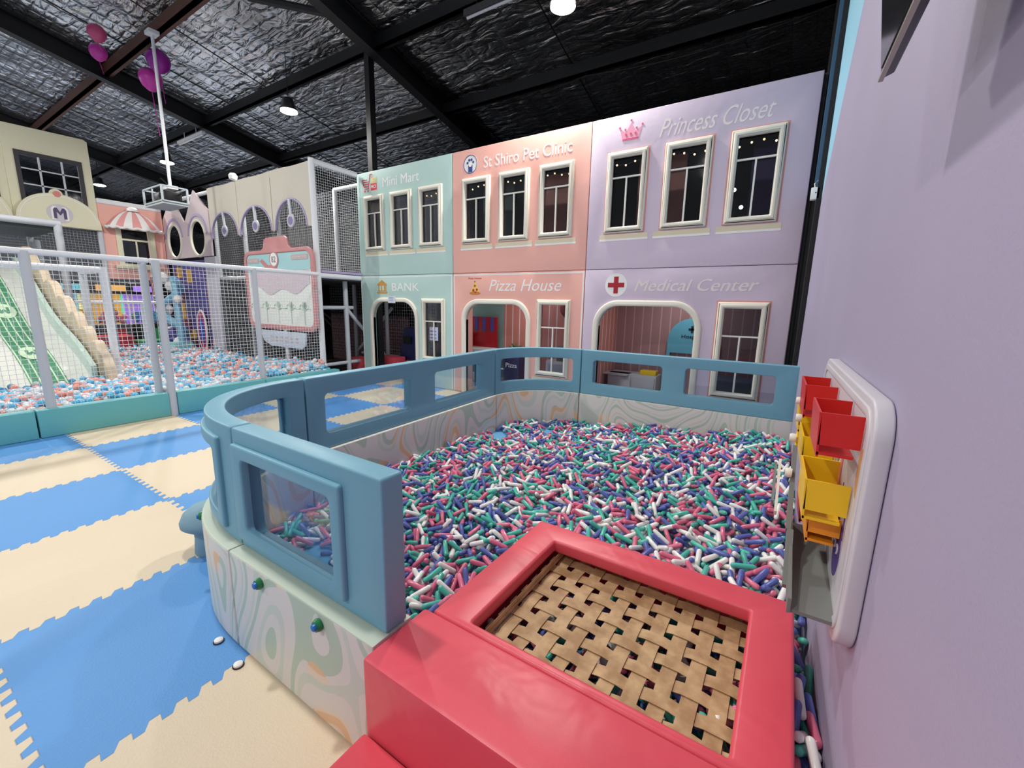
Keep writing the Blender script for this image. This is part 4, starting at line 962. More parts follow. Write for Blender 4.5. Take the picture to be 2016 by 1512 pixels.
# television near the top right
t = thing('wall_television', 'black wall television seen edge on near the top right, tilted downwards', 'television', (wx(.9, .1), .9, 1.95))
tv = [wp(1.17, 1.945, .12), wp(.1, 1.945, .12), wp(.1, 1.953, .1), wp(1.17, 1.953, .1), wp(1.17, 2.6, .2), wp(.1, 2.6, .2), wp(.1, 2.61, .18), wp(1.17, 2.61, .18)]
MB().hull(tv).bevel(.004).build('case', M['black'], t, None)
MB().hull([wp(1.155, 1.96, .124), wp(.12, 1.96, .124), wp(.12, 1.96, .121), wp(1.155, 1.96, .121), wp(1.155, 2.585, .202), wp(.12, 2.585, .202), wp(.12, 2.585, .199), wp(1.155, 2.585, .199)]).build('screen', mat('dark grey glass', (44, 46, 50), .12), t, None)
MB().hull([wp(1.171, 1.942, .124), wp(.1, 1.942, .124), wp(.1, 1.942, .116), wp(1.171, 1.942, .116), wp(1.171, 1.947, .124), wp(.1, 1.947, .124), wp(.1, 1.947, .116), wp(1.171, 1.947, .116)]).build('bottom_trim', mat('silver trim', (176, 172, 160), .3, metal=.6), t, None)
MB().box((wx(.6) - .11, .5, 2.1), (wx(.6), .7, 2.4)).build('wall_bracket', M['black'], t, None)
loop = [wp(.98 + .07 * math.cos(a), 2.06 + .045 * math.sin(a), .145 + .02 * math.sin(a * 2)) for a in np.linspace(0, 2 * pi, 24)]
tag(MB().tube(loop, .0035, 6).build('coiled_cable', mat('clear grey cable', (190, 190, 196), .3)), 'loop of pale cable hanging in front of the wall television', 'cable')
# small white box on the blue column
t = thing('wall_speaker', 'small white box speaker with a looped cable at the end of the lilac wall', 'speaker', (.045, 5.25, 2.55))
box('case', (.01, 5.2, 2.54), (.085, 5.27, 2.65), M['white'], t, .008); MB().lathe([(.006, 0), (.006, .003)], (.05, 5.2, 2.6), 12, 'Y').build('lens', M['black'], t)
MB().tube([(.04, 5.24, 2.65), (.03, 5.24, 2.69), (.055, 5.25, 2.72), (.09, 5.28, 2.69)], .006, 6).build('cable', M['whitep'], t)
# black cable sagging along the roof
tag(MB().tube([(x, 7.55, roofz(7.6) - .06 - .12 * abs(math.sin(x * .9))) for x in np.linspace(-4.5, 0.2, 24)], .01, 6).build('sagging_cable', M['blacksteel']), 'thin black cable sagging under the roof beam above Princess Closet', 'cable')
# ================================================================ BALL PIT SIDE (left)
# mint sills
def sx(y): return -6.49 - .035 * (y - 1.0)
SL = [(-1.2, -.25, 'mint green foam sill block at the far left, cut by the edge of the photo'), (-.24, .918, 'mint green foam sill block left of the longest one, nearest the viewpoint'), (.93, 2.085, 'mint green foam sill block under the fence, left of the floor-standing post'),
      (2.17, 3.31, 'mint green foam sill block just right of the floor-standing post'), (3.32, 4.62, 'mint green foam sill block reaching the corner pole of the arched panels')]
for a, b_, lb in SL:
    q = MB(); xa, xb = sx(a), sx(b_)
    q.hull([(xa, a, .002), (xb, b_, .002), (xb - .15, b_, .002), (xa - .15, a, .002), (xa, a, .3), (xb, b_, .3), (xb - .15, b_, .3), (xa - .15, a, .3)]).bevel(.014)
    tag(q.build('foam_sill', M['sill']), lb, 'soft play sill', 'mint foam sills of the ball pit')
# fence
t = thing('net_fence', 'white padded pipe fence with white netting in front of the ball pit', 'net fence', (-6.65, 2.1, .3))
def fx(y): return -6.585 - .05 * (y - 1.0)
MB().tube([(fx(y), y, 1.925) for y in (-1.2, .8, 2.08)], .032, 14).build('top_rail', M['tubew'], t); MB().tube([(fx(y) + (.03 if y < 3 else 0), y, 1.925) for y in (2.09, 3.2, 4.4)], .031, 14).build('top_rail', M['tubew'], t)
for y, z0, dx, r in ((1.06, .3, 0, .042), (2.03, .3, -.02, .04), (2.125, .002, .09, .042), (3.34, .3, 0, .038)):
    MB().tube([(fx(y) + dx, y, z0), (fx(y) + dx, y, 1.93)], r, 16).build('post', M['tube'], t)
net('netting', (fx(-1.2), -1.2, .3), (fx(2.03) - fx(-1.2), 3.23, 0), (0, 0, 1.6), 66, 33, .0022, M['net'], t)
net('netting', (fx(2.1), 2.1, .3), (fx(4.4) - fx(2.1), 2.3, 0), (0, 0, 1.6), 48, 33, .0022, M['net'], t)
# balls
def ico(r, sub):
    b = bmesh.new(); bmesh.ops.create_icosphere(b, subdivisions=sub, radius=r); V = np.array([v.co for v in b.verts], 'f'); F = np.array([[v.index for v in f.verts] for f in b.faces]); b.free()
    return V, np.concatenate([F, F[:, 2:]], 1)
BR = .039
balls = []
sp_ = .078
for j, y in enumerate(np.arange(-.9, 4.56, sp_ * .87)):
    for i, x in enumerate(np.arange(-13.2, -6.72, sp_)):
        xx, yy = x + (j % 2) * sp_ / 2 + random.uniform(-.012, .012), y + random.uniform(-.012, .012)
        if xx > sx(yy) - .15 - BR: continue
        if yy < 1.86 and yy > .75 and xx < -8.7: continue
        if yy < .55 and xx < -9.5: continue
        far = xx < -10.2
        zs = .275 + .035 * math.sin(xx * 1.9) * math.sin(yy * 2.3 + 1) + .012 * math.sin(xx * 6) * math.sin(yy * 7) + (.05 if (-8.6 < xx and yy > 3.6) else 0)
        balls.append((xx, yy, zs + random.uniform(-.012, .016), 1))
        if not far: balls.append((xx + sp_ / 2, yy + sp_ * .29, zs - .058, 0))
        if random.random() < .1: balls.append((xx + .03, yy + .02, zs + .055, 1))
BA = np.array(balls); bcol = rng.choice(3, len(BA), p=[.4, .27, .33]); ballm = [mat('sky blue ball', (96, 186, 226), .3), mat('coral ball', (238, 156, 142), .3), mat('white ball', (222, 226, 230), .3)]
dd = np.hypot(BA[:, 0], BA[:, 1]); depb = BA[:, :2] @ fwd; latb = BA[:, :2] @ np.array([fwd[1], -fwd[0]])
okb = (depb > .3) & (np.abs(latb) < depb * 1.19) & (BA[:, 3] > 0) & (BA[:, 1] > .85)
bigb = np.argsort(np.where(okb, dd, 99))[:300]; isb2 = np.zeros(len(BA), bool); isb2[bigb] = True
Vb, Fb = ico(BR, 2)
def bulkb(A, col, V0, F0): 
    V = (A[:, None, :3] + V0[None]).reshape(-1, 3); F = (F0[None] + (np.arange(len(A)) * len(V0))[:, None, None]).reshape(-1, 4); return V, F, np.repeat(col, len(F0))
near_ = ~isb2 & (BA[:, 0] > -8.6); far_ = ~isb2 & ~near_
V1_, F1_, c1_ = bulkb(BA[near_], bcol[near_], *ico(BR, 2)); V2_, F2_, c2_ = bulkb(BA[far_], bcol[far_], *ico(BR * 1.02, 1))
me = fast_mesh('balls', np.vstack([V1_, V2_]), np.vstack([F1_, F2_ + len(V1_)]), ballm, np.concatenate([c1_, c2_]))
o = link('loose_balls', me, None); tag(o, 'sea of small blue, coral and white plastic balls filling the ball pit behind the net', 'balls', None, 'stuff')
V3_, F3_ = ico(BR, 3); bp_ = [fast_mesh('ball_' + n, V3_, F3_, [ballm[i]], np.zeros(len(F3_))) for i, n in enumerate(('blue', 'coral', 'white'))]
for i in bigb:
    o = bpy.data.objects.new('pit_ball', bp_[bcol[i]]); COL.objects.link(o); o.location = BA[i, :3]
    tag(o, '%s plastic ball near the mint sill of the ball pit' % ('sky blue', 'coral', 'white')[bcol[i]], 'ball', 'balls nearest the mint sill')

# ---- slide with scalloped side board
t = thing('play_slide', 'white and green slide running down into the ball pit at the left', 'slide', (-9.8, 1.5, .1))
xs_s = np.linspace(-12.2, -8.35, 26)
def slz(x):
    f = (x + 12.2) / 3.85; return 1.72 * (1 - f) ** 1.0 + .26 + .06 * math.sin(f * 9) - .1 * f * (1 - f)
def strip(y0, y1, dz, m, nm, th=.03, par=t):
    b = MB(); rows = []
    for x in xs_s:
        z = slz(x) + dz; rows.append([b.bm.verts.new(p) for p in ((x, y0, z), (x, y1, z), (x, y1, z - th), (x, y0, z - th))])
    for A, B_ in zip(rows, rows[1:]):
        for i in range(4): b.bm.faces.new((A[i], A[(i + 1) % 4], B_[(i + 1) % 4], B_[i]))
    b.bm.faces.new(rows[0]); b.bm.faces.new(rows[-1][::-1]); return b.build(nm, m, par, 50)
slw = mat('white slide fibreglass', (214, 216, 208), .3); slg = mat('green slide print', (76, 138, 104), .35); slp = mat('pale green print', (196, 222, 190), .4)
strip(.78, 1.84, 0, slw, 'slide_bed', .06); strip(1.2, 1.56, .008, slg, 'green_lane', .01)
for y in (1.215, 1.3, 1.38, 1.46, 1.54): strip(y - .008, y + .008, .014, slp, 'lane_line', .008)
strip(1.8, 1.86, .22, mat('pale mint slide edge', (196, 222, 212), .3), 'side_wall', .3); strip(.76, .8, .2, slw, 'side_wall', .26)
for x in (-10.6, -9.15):
    zz_ = slz(x)
    b = MB(); th_ = math.atan2(slz(x + .1) - slz(x - .1), .2)
    b.lathe([(.13, 0), (.13, .004)], (0, 0, 0), 24); b.lathe([(.1, .004), (.1, .006)], (0, 0, 0), 24)
    bmesh.ops.transform(b.bm, verts=list(b.bm.verts), matrix=Matrix.Translation((x, 1.38, zz_ + .016)) @ Matrix.Rotation(-th_, 4, 'Y') @ Matrix.Diagonal((1.7, 1, 1, 1)))
    b.build('printed_badge', slp, t)
    sh_ = lambda u, v, w, x=x, th_=th_, zz_=zz_: (x + v * 1.6 * math.cos(th_), 1.38 + u, zz_ + .03 - w - v * 1.6 * math.sin(th_) * -1 * 1)
    shape('badge_letter', [block_m(0, 0, .12, .11)], .004, 0, 'Y', slg, t, mapf=sh_)
P = []
sc_pts = [(-12.2, 2.35), (-11.3, 1.98), (-10.78, 1.7), (-10.14, 1.45), (-9.55, 1.2), (-9.13, .99), (-8.74, .79), (-8.35, .62)]
for (xa, za), (xb, zb) in zip(sc_pts, sc_pts[1:]):
    L_ = math.hypot(xb - xa, zb - za)
    for f in np.linspace(0, 1, 7)[:-1]: P.append((xa + (xb - xa) * f + .06 * math.sin(f * pi), za + (zb - za) * f + .13 * math.sin(f * pi) ** .7))
P += [(-8.2, .6), (-8.08, .45), (-8.05, .02), (-8.5, .02), (-9.4, .45), (-12.2, 1.75)]
shape('scalloped_board', [P], .12, 1.90, 'Y', mat('light tan vinyl', (212, 192, 164), .5, wrinkle=.2), t, bev=.02)

# ---- tower and low frame beside the slide
t = thing('slide_tower', 'grey padded frame and roofed deck behind the slide at the far left', 'play tower', (-11.7, 1.4, 0))
for y in (2.36,):
    MB().tube([(-11.6, y, 0), (-11.6, y, 2.78)], .06, 12).build('post', M['tube'], t)
MB().tube([(-13.3, 2.36, 0), (-13.3, 2.36, 2.6)], .05, 12).build('post', M['tube'], t)
MB().tube([(-12.3, 1.95, 0), (-12.3, 1.95, 2.3)], .05, 12).build('post', M['tube'], t)
MB().tube([(-11.6, -1.0, 2.78), (-11.6, 2.4, 2.78)], .06, 12).build('roof_beam', M['tube'], t); MB().tube([(-11.6, 2.36, 2.78), (-13.4, 2.36, 2.78)], .05, 12).build('roof_beam', M['tube'], t)
box('roof_panel', (-13.4, -1.0, 2.66), (-11.62, 2.34, 2.76), mat('dark green grey panel', (50, 62, 62), .6), t)
box('deck', (-13.4, -1.0, 1.5), (-12.2, 2.3, 1.62), M['tube'], t)
t = thing('pipe_frame', 'low white padded pipe frame beside the scalloped slide board', 'pipe frame', (-8.42, 1.2, 0))
MB().tube([(-8.42, -.6, 1.86), (-8.42, 2.1, 1.86)], .045, 12).build('top_rail', M['tubew'], t)
MB().tube([(-8.42, 2.1, 0), (-8.42, 2.1, 1.9)], .05, 12).build('post', M['tubew'], t); MB().tube([(-9.4, 2.1, 1.86), (-8.42, 2.1, 1.86)], .045, 12).build('side_rail', M['tubew'], t)
MB().tube([(-9.4, 2.1, 0), (-9.4, 2.1, 1.86)], .05, 12).build('post', M['tube'], t)

# ---- arched cream panels, plane Y = 4.63
PY = 4.63
for i, (a, b_) in enumerate(((-8.42, -7.13), (-9.7, -8.43), (-10.96, -9.71))):
    cxp = (a + b_) / 2; ztop = 3.815
    nm_ = ('nearest of the three cream arched canvas panels, beside the corner pole', 'middle one of the three cream arched canvas panels with a hanging pendant', 'farthest cream arched canvas panel, beside the pink pointed panels')[i]
    t = thing('arched_panel', nm_, 'arched canvas panel', (cxp, PY, 2.76))
    r = (b_ - a) / 2 - .03 - (.09 if i == 0 else 0); zc = 2.78; cxa = cxp - (.06 if i == 0 else 0)
    arch = [(cxa + r * math.cos(q), zc + (3.29 - zc) * math.sin(q)) for q in np.linspace(0, pi, 20)]
    shape('canvas', [[(a + .004, 2.75)] + [(a + .004, ztop)] + [(a + (b_ - a) * f, ztop + .012 * math.sin(f * 9)) for f in (.3, .6)] + [(b_ - .004, ztop), (b_ - .004, 2.75)] + arch], .03, PY, 'Y', M['beige'], t, bev=.006)
    o_in = [(cxa + (r - .03) * math.cos(q), zc + (3.26 - zc) * math.sin(q)) for q in np.linspace(0, pi, 20)]
    shape('arch_welt', [arch + o_in[::-1]], .04, PY - .01, 'Y', M['lilacr'], t, bev=.004)
    pn = shape('pendant', [[(cxa - .035, 3.27), (cxa + .035, 3.27), (cxa + .06, 3.0)] + [(cxa + .02 + .115 * math.sin(q), 2.9 - .12 * math.cos(q) + .0) for q in np.linspace(2.6, -2.6, 22)] + [(cxa - .01, 3.0)]], .03, PY - .015, 'Y', M['tube'], t, bev=.008)
    MB().lathe([(.07, 0), (.07, .006)], (cxa + .02, PY - .015, 2.9), 24, 'Y').build('pendant_dot', mat('muted violet vinyl', (136, 122, 170), .5), pn)
tag(MB().lathe([(.03, 0), (.07, .02), (.08, .09), (.05, .13), (.0055, .14)], (-9.72, PY - .02, 3.82), 14).build('padding_wad', M['white']), 'white wad of pipe padding on top of the cream arched panels', 'padding')
# corner frame, net side
t = thing('corner_play_frame', 'white padded pipe frame with netting between the arched panels and the Mini Mart front', 'play frame', (-7.12, 5.1, 0))
MB().tube([(-7.1, PY, 0), (-7.1, PY, 3.84)], .05, 16).build('corner_post', M['tubew'], t); MB().tube([(-7.1, PY, 3.8), (-7.12, 5.53, 3.8)], .045, 14).build('top_rail', M['tubew'], t)
MB().tube([(-13.4, PY + .09, 3.78), (-7.1, PY + .09, 3.78)], .04, 12).build('top_rail', M['tubew'], t)
MB().tube([(-7.1, PY, 1.93), (-7.12, 5.53, 1.93)], .05, 14).build('middle_rail', M['tubew'], t); box('lilac_edge', (-7.13, 4.68, 1.98), (-7.06, 5.53, 2.02), M['lilacr'], t)
for x in (-8.42, -9.7, -10.95): MB().tube([(x, PY + .1, 0), (x, PY + .1, 3.75)], .04, 12).build('post', M['tube'], t)
MB().tube([(-8.3, 5.9, 2.0), (-8.3, 5.9, 3.75)], .045, 12).build('inner_post', M['tubew'], t); MB().tube([(-8.3, 5.9, 3.75), (-7.15, 5.9, 3.75)], .04, 12).build('inner_rail', M['tubew'], t)
MB().tube([(-10.96, PY + .1, 1.93), (-9.3, PY + .1, 1.93)], .04, 12).build('middle_rail', M['tubew'], t)
net('side_netting', (-7.1, 4.66, 2.0), (0, .88, 0), (0, 0, 1.78), 20, 40, .0022, M['net'], t)
net('netting', (-10.93, PY + .045, .25), (3.8, 0, 0), (0, 0, 3.5), 84, 76, .0022, M['netb'], t)
net('inner_netting', (-10.9, 5.95, 2.0), (3.75, 0, 0), (0, 0, 1.75), 50, 28, .003, M['netb'], t)
st(box('wall_deck_side', (-13.42, 4.72, 0), (-13.4, 7.8, 1.86), M['dark'])); st(box('floor_under_deck', (-13.3, 4.72, .0), (-7.14, 7.8, .02), M['dark'])); st(box('floor_upper_deck', (-13.3, 4.7, 1.86), (-7.14, 7.8, 1.94), M['darkgrey'])); st(box('wall_deck_back', (-13.4, 7.8, 0), (-7.15, 7.85, 3.8), M['dark']))
# lower level under the deck
t = thing('lower_play_frame', 'pale pipe frame with diagonal brace in the dark space left of the bank doorway', 'play frame', (-7.4, 6.0, 0))
for (a, b_, r) in (((-7.35, 5.35, 0), (-7.35, 5.35, 1.9), .045), ((-7.35, 5.35, 1.35), (-7.35, 6.3, .3), .035), ((-7.35, 6.35, 0), (-7.35, 6.35, 1.9), .04), ((-7.35, 4.8, .28), (-7.35, 6.4, .3), .035), ((-7.35, 4.8, 1.36), (-7.35, 5.5, 1.36), .035), ((-8.6, 6.5, 0), (-8.6, 6.5, 1.9), .045), ((-7.35, 6.5, 1.35), (-8.6, 6.5, .3), .035), ((-8.4, 6.5, .3), (-7.2, 6.5, .3), .035)):
    MB().tube([a, b_], r, 12).build('pipe', M['tube'], t)
net('netting', (-9.6, 6.55, .1), (3.5, 0, 0), (0, 0, 1.75), 50, 26, .003, M['netb'], t)
st(box('wall_brick_print', (-9.9, 6.75, .0), (-7.15, 6.8, 1.15), M['brick']))
for a, b_, lb in (((-7.75, 5.6, .001), (-7.3, 5.95, .33), 'dark red foam block left of the bank doorway'), ((-7.25, 5.95, .001), (-6.75, 6.3, .36), 'dark red foam block seen inside the bank doorway')):
    tag(box('foam_block', a, b_, M['red'], None, .02), lb, 'foam block')

# ---- pointed pink panels with round windows
pk = mat('dusty pink canvas', (220, 202, 206), .65, wrinkle=.1)
t = thing('pointed_panel', 'pair of dusty pink pointed tower panels with round windows', 'pointed play panel', (-12.2, PY, 2.42))
loops = [[(-13.44, 2.42), (-10.98, 2.42), (-10.98, 3.37), (-11.62, 3.86), (-12.22, 3.2), (-12.82, 3.86), (-13.44, 3.37)], ell(-11.58, 2.83, .37, .385), ell(-12.85, 2.83, .37, .385)]
shape('panel', loops, .04, PY - .01, 'Y', pk, t, bev=.008)
for cx in (-11.58, -12.85):
    shape('window_ring', [ell(cx, 2.83, .41, .425), ell(cx, 2.83, .345, .36)], .05, PY - .03, 'Y', M['frame'], t, bev=.014)
    shape('arch_hood', [ell(cx, 2.86, .5, .5, 18, .1, pi - .1) + ell(cx, 2.86, .44, .44, 18, .1, pi - .1)[::-1]], .04, PY - .025, 'Y', M['lilacr'], t, bev=.008)
# lower purple mural with toys
t = thing('purple_play_mural', 'purple and gold patterned play panel below the pink pointed panels', 'play panel', (-12.3, PY + .1, .1))
mp_ = mat('deep violet print', (92, 80, 152), .5); gd = mat('mustard print', (222, 168, 60), .5)
box('panel', (-13.4, PY + .06, .05), (-11.36, PY + .1, 2.36), mp_, t)
for k, (x, z, w_, h_) in enumerate(((-13.0, 2.1, .3, .25), (-12.45, 2.0, .3, .3), (-13.0, 1.2, .25, .6), (-11.5, 1.3, .13, 1.1), (-11.5, .3, .14, .4), (-12.6, .5, .35, .4))):
    shape('gold_patch', [rrect(x - w_ / 2, x + w_ / 2, z - h_ / 2, z + h_ / 2, .04)], .01, PY + .052, 'Y', gd, t)
wm = mat('deep maroon print', (112, 30, 70), .5)
for x, z, w_, h_ in ((-13.1, 1.5, .5, .3), (-12.9, .8, .5, .35), (-12.5, .35, .5, .25)): shape('maroon_patch', [rrect(x - w_ / 2, x + w_ / 2, z - h_ / 2, z + h_ / 2, .05)], .01, PY + .05, 'Y', wm, t)
e = shape('oval_sign', [ell(-11.88, .72, .21, .46, 30)], .03, PY - .02, 'Y', mat('magenta print', (190, 50, 110), .5), t, bev=.006)
shape('oval_ring', [ell(-11.88, .72, .24, .5, 30), ell(-11.88, .72, .205, .455, 30)], .035, PY - .025, 'Y', M['white'], e, bev=.006); shape('oval_centre', [ell(-11.88, .72, .12, .3, 24)], .006, PY - .026, 'Y', mat('bright blue print', (50, 90, 190), .5), e)
t = thing('spiral_toy_slide', 'pale blue and white spiral toy structure in front of the purple mural', 'spiral play toy', (-12.6, PY - .25, .3))
lb_ = mat('light blue fibreglass', (140, 200, 226), .35)
b = MB(); pts = [(-12.7 + .28 * math.cos(a), PY - .3 + .2 * math.sin(a), 1.9 - .17 * a) for a in np.linspace(0, 9, 40)]; b.tube(pts, .09, 10); b.build('spiral_tube', lb_, t)
MB().tube([(-12.3, PY - .3, .2), (-12.35, PY - .3, 1.7), (-12.5, PY - .28, 1.95)], .07, 10).build('blue_mast', lb_, t)
for x, z, r, m in ((-12.5, 1.75, .13, M['white']), (-12.95, 1.95, .14, M['white']), (-12.2, 1.45, .1, M['white']), (-12.75, .6, .2, mp_), (-13.0, 1.2, .16, M['white']), (-12.45, .45, .1, M['white'])):
    MB().lathe([(.01, -r), (r * .7, -r * .7), (r, 0), (r * .7, r * .7), (.01, r)], (x, PY - .32, z), 14).build('round_toy', m, t)
box('mint_base', (-12.9, PY - .5, .02), (-12.2, PY - .1, .42), mat('light aqua vinyl', (150, 214, 214), .45), t, .03); box('framed_sign', (-13.15, PY - .5, 1.5), (-12.95, PY - .47, 2.0), M['white'], t); box('sign_face', (-13.12, PY - .505, 1.54), (-12.98, PY - .5, 1.96), mat('deep red print', (1, 1, 1)), t)
tag(box('padded_column', (-11.35, PY - .03, .05), (-10.82, PY + .03, 2.4), mat('pale lilac grey vinyl', (206, 202, 214), .5), None, .015), 'pale lilac grey upright pad between the purple mural and the net', 'padded column')

# ---- projection screen
t = thing('projection_screen', 'large white projection board with a rose frame and round number 82 badge', 'projection screen', (-8.1, 4.45, .3))
SY = 4.45
rose = mat('dusty rose frame vinyl', (206, 142, 142), .5)
def rr2(g):
    x0, x1, z0, z1 = -9.27 + g, -6.95 - g, .93 + g, 2.4 - g * .8
    P = rrect(x0, x1, z0, z1, .2 - g * .6, 6)
    if g == 0:
        k = 14 + 0
        P = [p for p in P]
        i = max((q for q in range(len(P)) if P[q][1] > z1 - .001), key=lambda q: P[q][0])
        tab = [(-7.6, z1), (-7.68, z1 + .05), (-7.72, z1 + .17), (-7.8, z1 + .22), (-8.4, z1 + .22), (-8.48, z1 + .17), (-8.52, z1 + .05), (-8.6, z1)]
        P = P[:i + 1] + tab + P[i + 1:]
    return P
shape('rose_frame', [rr2(0), rrect(-9.18, -7.04, 1.02, 2.33, .14, 6)], .05, SY, 'Y', rose, t, bev=.012)
b0 = shape('screen', [rrect(-9.2, -7.02, 1.0, 2.35, .14, 6)], .02, SY + .02, 'Y', mat('white projection vinyl', (236, 240, 232), .6), t)
shape('blue_band', [[(-9.17, 2.0), (-7.05, 2.02), (-7.05, 2.31), (-7.15, 2.325), (-9.1, 2.325), (-9.17, 2.28)]], .004, SY + .014, 'Y', mat('projected aqua', (172, 216, 218), .6), b0)
shape('pink_band', [[(-9.1, 2.0)] + [(-9.1 + 2.0 * f, 1.72 + .06 * math.sin(f * 14) - .1 * math.sin(f * pi)) for f in np.linspace(0, 1, 24)] + [(-7.1, 2.0)]], .004, SY + .012, 'Y', mat('projected pale mauve', (212, 196, 204), .6), b0)
bd = MB().lathe([(.15, 0), (.15, .006)], (-8.18, SY + .01, 2.22), 30, 'Y').build('number_badge', rose, b0)
MB().lathe([(.12, 0), (.12, .003)], (-8.18, SY + .004, 2.22), 30, 'Y').build('badge_face', M['white'], b0); text('82', -8.25, -8.11, 2.165, 2.275, SY - .001, mat('grey digits', (120, 116, 120), .6), b0)
gl = mat('soft grey print', (200, 180, 180), .6)
shape('score_tab', [rrect(-9.16, -8.72, 2.17, 2.26, .03)], .004, SY + .009, 'Y', gl, b0); shape('score_tab', [rrect(-7.62, -7.1, 2.19, 2.28, .03)], .004, SY + .009, 'Y', gl, b0)
text('Time: 1.20', -9.12, -8.78, 2.195, 2.235, SY + .005, M['white'], b0); text('Highest: 320', -7.56, -7.14, 2.215, 2.255, SY + .005, M['white'], b0)
shape('pink_notch', [[(-8.68, 2.2), (-8.45, 2.04), (-8.1, 2.04), (-8.1, 2.12), (-8.4, 2.12), (-8.6, 2.24)]], .004, SY + .008, 'Y', rose, b0)
pg_ = mat('projected pale green', (206, 226, 206), .6)
b = MB()
for k in range(5):
    cx = -9.0 + k * .42
    for a in np.linspace(.3, pi - .3, 6):
        b.tube([(cx, SY + .012, 1.3), (cx + .12 * math.cos(a), SY + .012, 1.3 + .16 * math.sin(a)), (cx + .2 * math.cos(a), SY + .012, 1.3 + .1 * math.sin(a))], .008, 4)
    b.tube([(cx, SY + .012, 1.05), (cx, SY + .012, 1.3)], .008, 4)
b.build('palm_drawing', pg_, b0)
shape('lower_tag', [[(-8.92, .9), (-7.3, .9), (-7.36, .68), (-7.46, .6), (-8.5, .6), (-8.75, .68)]], .03, SY + .005, 'Y', mat('pale blue grey vinyl', (206, 216, 228), .5), t, bev=.006)
b = MB()
for k in range(12): b.box((-8.5 + (k % 6) * .17, SY - .001, .7 + (k // 6) * .07), (-8.42 + (k % 6) * .17, SY + .005, .73 + (k // 6) * .07))
b.build('printed_marks', gl, t, None)
MB().tube([(-8.0, SY + .04, .1), (-8.0, SY + .04, .95)], .035, 10).build('leg', M['tubew'], t)

# ---- projector in a cage on a pole
t = thing('caged_projector', 'pale grey caged projector hanging on a long white pole above the ball pit', 'projector', (-10.2, 3.7, 3.2))
px0, px1, py0, py1, pz0, pz1 = -10.75, -9.9, 3.45, 3.85, 3.24, 3.5
cg = mat('pale grey steel', (176, 186, 190), .45)
b = MB()
for x in (px0, px1):
    for y in (py0, py1): b.box((x - .015, y - .015, pz0), (x + .015, y + .015, pz1))
for z in (pz0, pz1):
    for y in (py0, py1): b.box((px0, y - .012, z - .012), (px1, y + .012, z + .012))
    for x in (px0, px1): b.box((x - .012, py0, z - .012), (x + .012, py1, z + .012))
b.box(((px0 + px1) / 2 - .01, py0 - .01, pz0), ((px0 + px1) / 2 + .01, py0 + .01, pz1)); b.build('cage', cg, t, None)
box('tray', (px0, py0, pz0 - .05), (px1, py1, pz0 - .02), cg, t); box('projector_body', (-10.62, 3.52, 3.28), (-10.0, 3.8, 3.44), M['black'], t, .015); MB().lathe([(.05, 0), (.05, .05), (.03, .055)], (-10.15, 3.53, 3.36), 16, 'Y').build('lens', M['black'], t)
MB().tube([(-10.2, 3.7, 3.5), (-10.2, 3.7, 6.15)], .027, 12).build('pole', M['tubew'], t); box('mount', (-10.32, 3.62, 3.5), (-10.08, 3.78, 3.56), M['tubew'], t); box('ceiling_plate', (-10.3, 3.62, 6.1), (-10.1, 3.78, 6.16), M['tubew'], t)
MB().tube([(-10.3, 3.6, 3.52), (-10.4, 3.55, 3.62), (-10.3, 3.6, 3.7), (-10.22, 3.66, 3.6)], .012, 6).build('cable', M['black'], t)

# ---- balloons under the roof
def balloon(c, r, m, lb, ribbon=0.5):
    t = thing('party_balloon', lb, 'balloon', c)
    b = MB(); b.lathe([(.02 * r, -1.12 * r), (.35 * r, -.98 * r), (.75 * r, -.62 * r), (.97 * r, -.1 * r), (.95 * r, .35 * r), (.7 * r, .75 * r), (.3 * r, .97 * r), (.02, r)], c, 20); b.build('bulb', m, t)
    MB().tube([(c[0], c[1], c[2] - 1.1 * r), (c[0] + .05, c[1], c[2] - 1.1 * r - ribbon * .5), (c[0], c[1] + .04, c[2] - 1.1 * r - ribbon)], .006, 5).build('ribbon', m, t)
mg, mgd = mat('magenta latex', (206, 60, 170), .3, emit=0), mat('purple latex', (150, 30, 150), .3)
balloon((-11.05, 3.17, 6.12), .14, mat('rose latex', (206, 80, 130), .3), 'upper one of two rose balloons against the foil roof at the top left', .1)
balloon((-11.5, 3.28, 5.98), .14, mg, 'lower magenta balloon of the pair against the foil roof at the top left', .2)
balloon((-11.2, 3.95, 5.72), .2, mg, 'magenta balloon at the left of the cluster beside the projector pole', .8)
balloon((-10.75, 3.95, 5.93), .2, mgd, 'deep purple balloon at the right of the cluster beside the projector pole', .5)

# ---- yellow and salmon panels, plane X = -13.46
QX = -13.46
t = thing('yellow_house_panel', 'tall pale yellow panel with a dark window at the upper left', 'play house front', (QX, 2.78, 2.94))
shape('panel', [[(2.135, 2.94), (3.425, 2.94), (3.42, 4.8), (3.36, 4.84), (2.135, 4.82)], rrect(2.34, 3.21, 3.1, 4.28, 0)], .06, QX, 'X', M['yelc'], t, bev=.008)
shape('window_frame', [rrect(2.28, 3.275, 3.06, 4.35, 0), rrect(2.345, 3.205, 3.12, 4.28, 0)], .05, QX + .03, 'X', M['darkgrey'], t)
for y in (2.62, 2.96): box('glazing_bar', (QX - .01, y - .015, 3.12), (QX + .01, y + .015, 4.28), M['tube'], t)
for z in (4.02, 3.72): box('glazing_bar', (QX - .01, 2.34, z - .012), (QX + .01, 3.21, z + .012), M['tube'], t)
shape('window_pane', [rrect(2.34, 3.21, 3.12, 4.28, 0)], .004, QX - .02, 'X', M['film'], t)
t = thing('yellow_house_panel', 'pale yellow panel cut by the left edge of the photo', 'play house front', (QX, 1.5, 2.94))
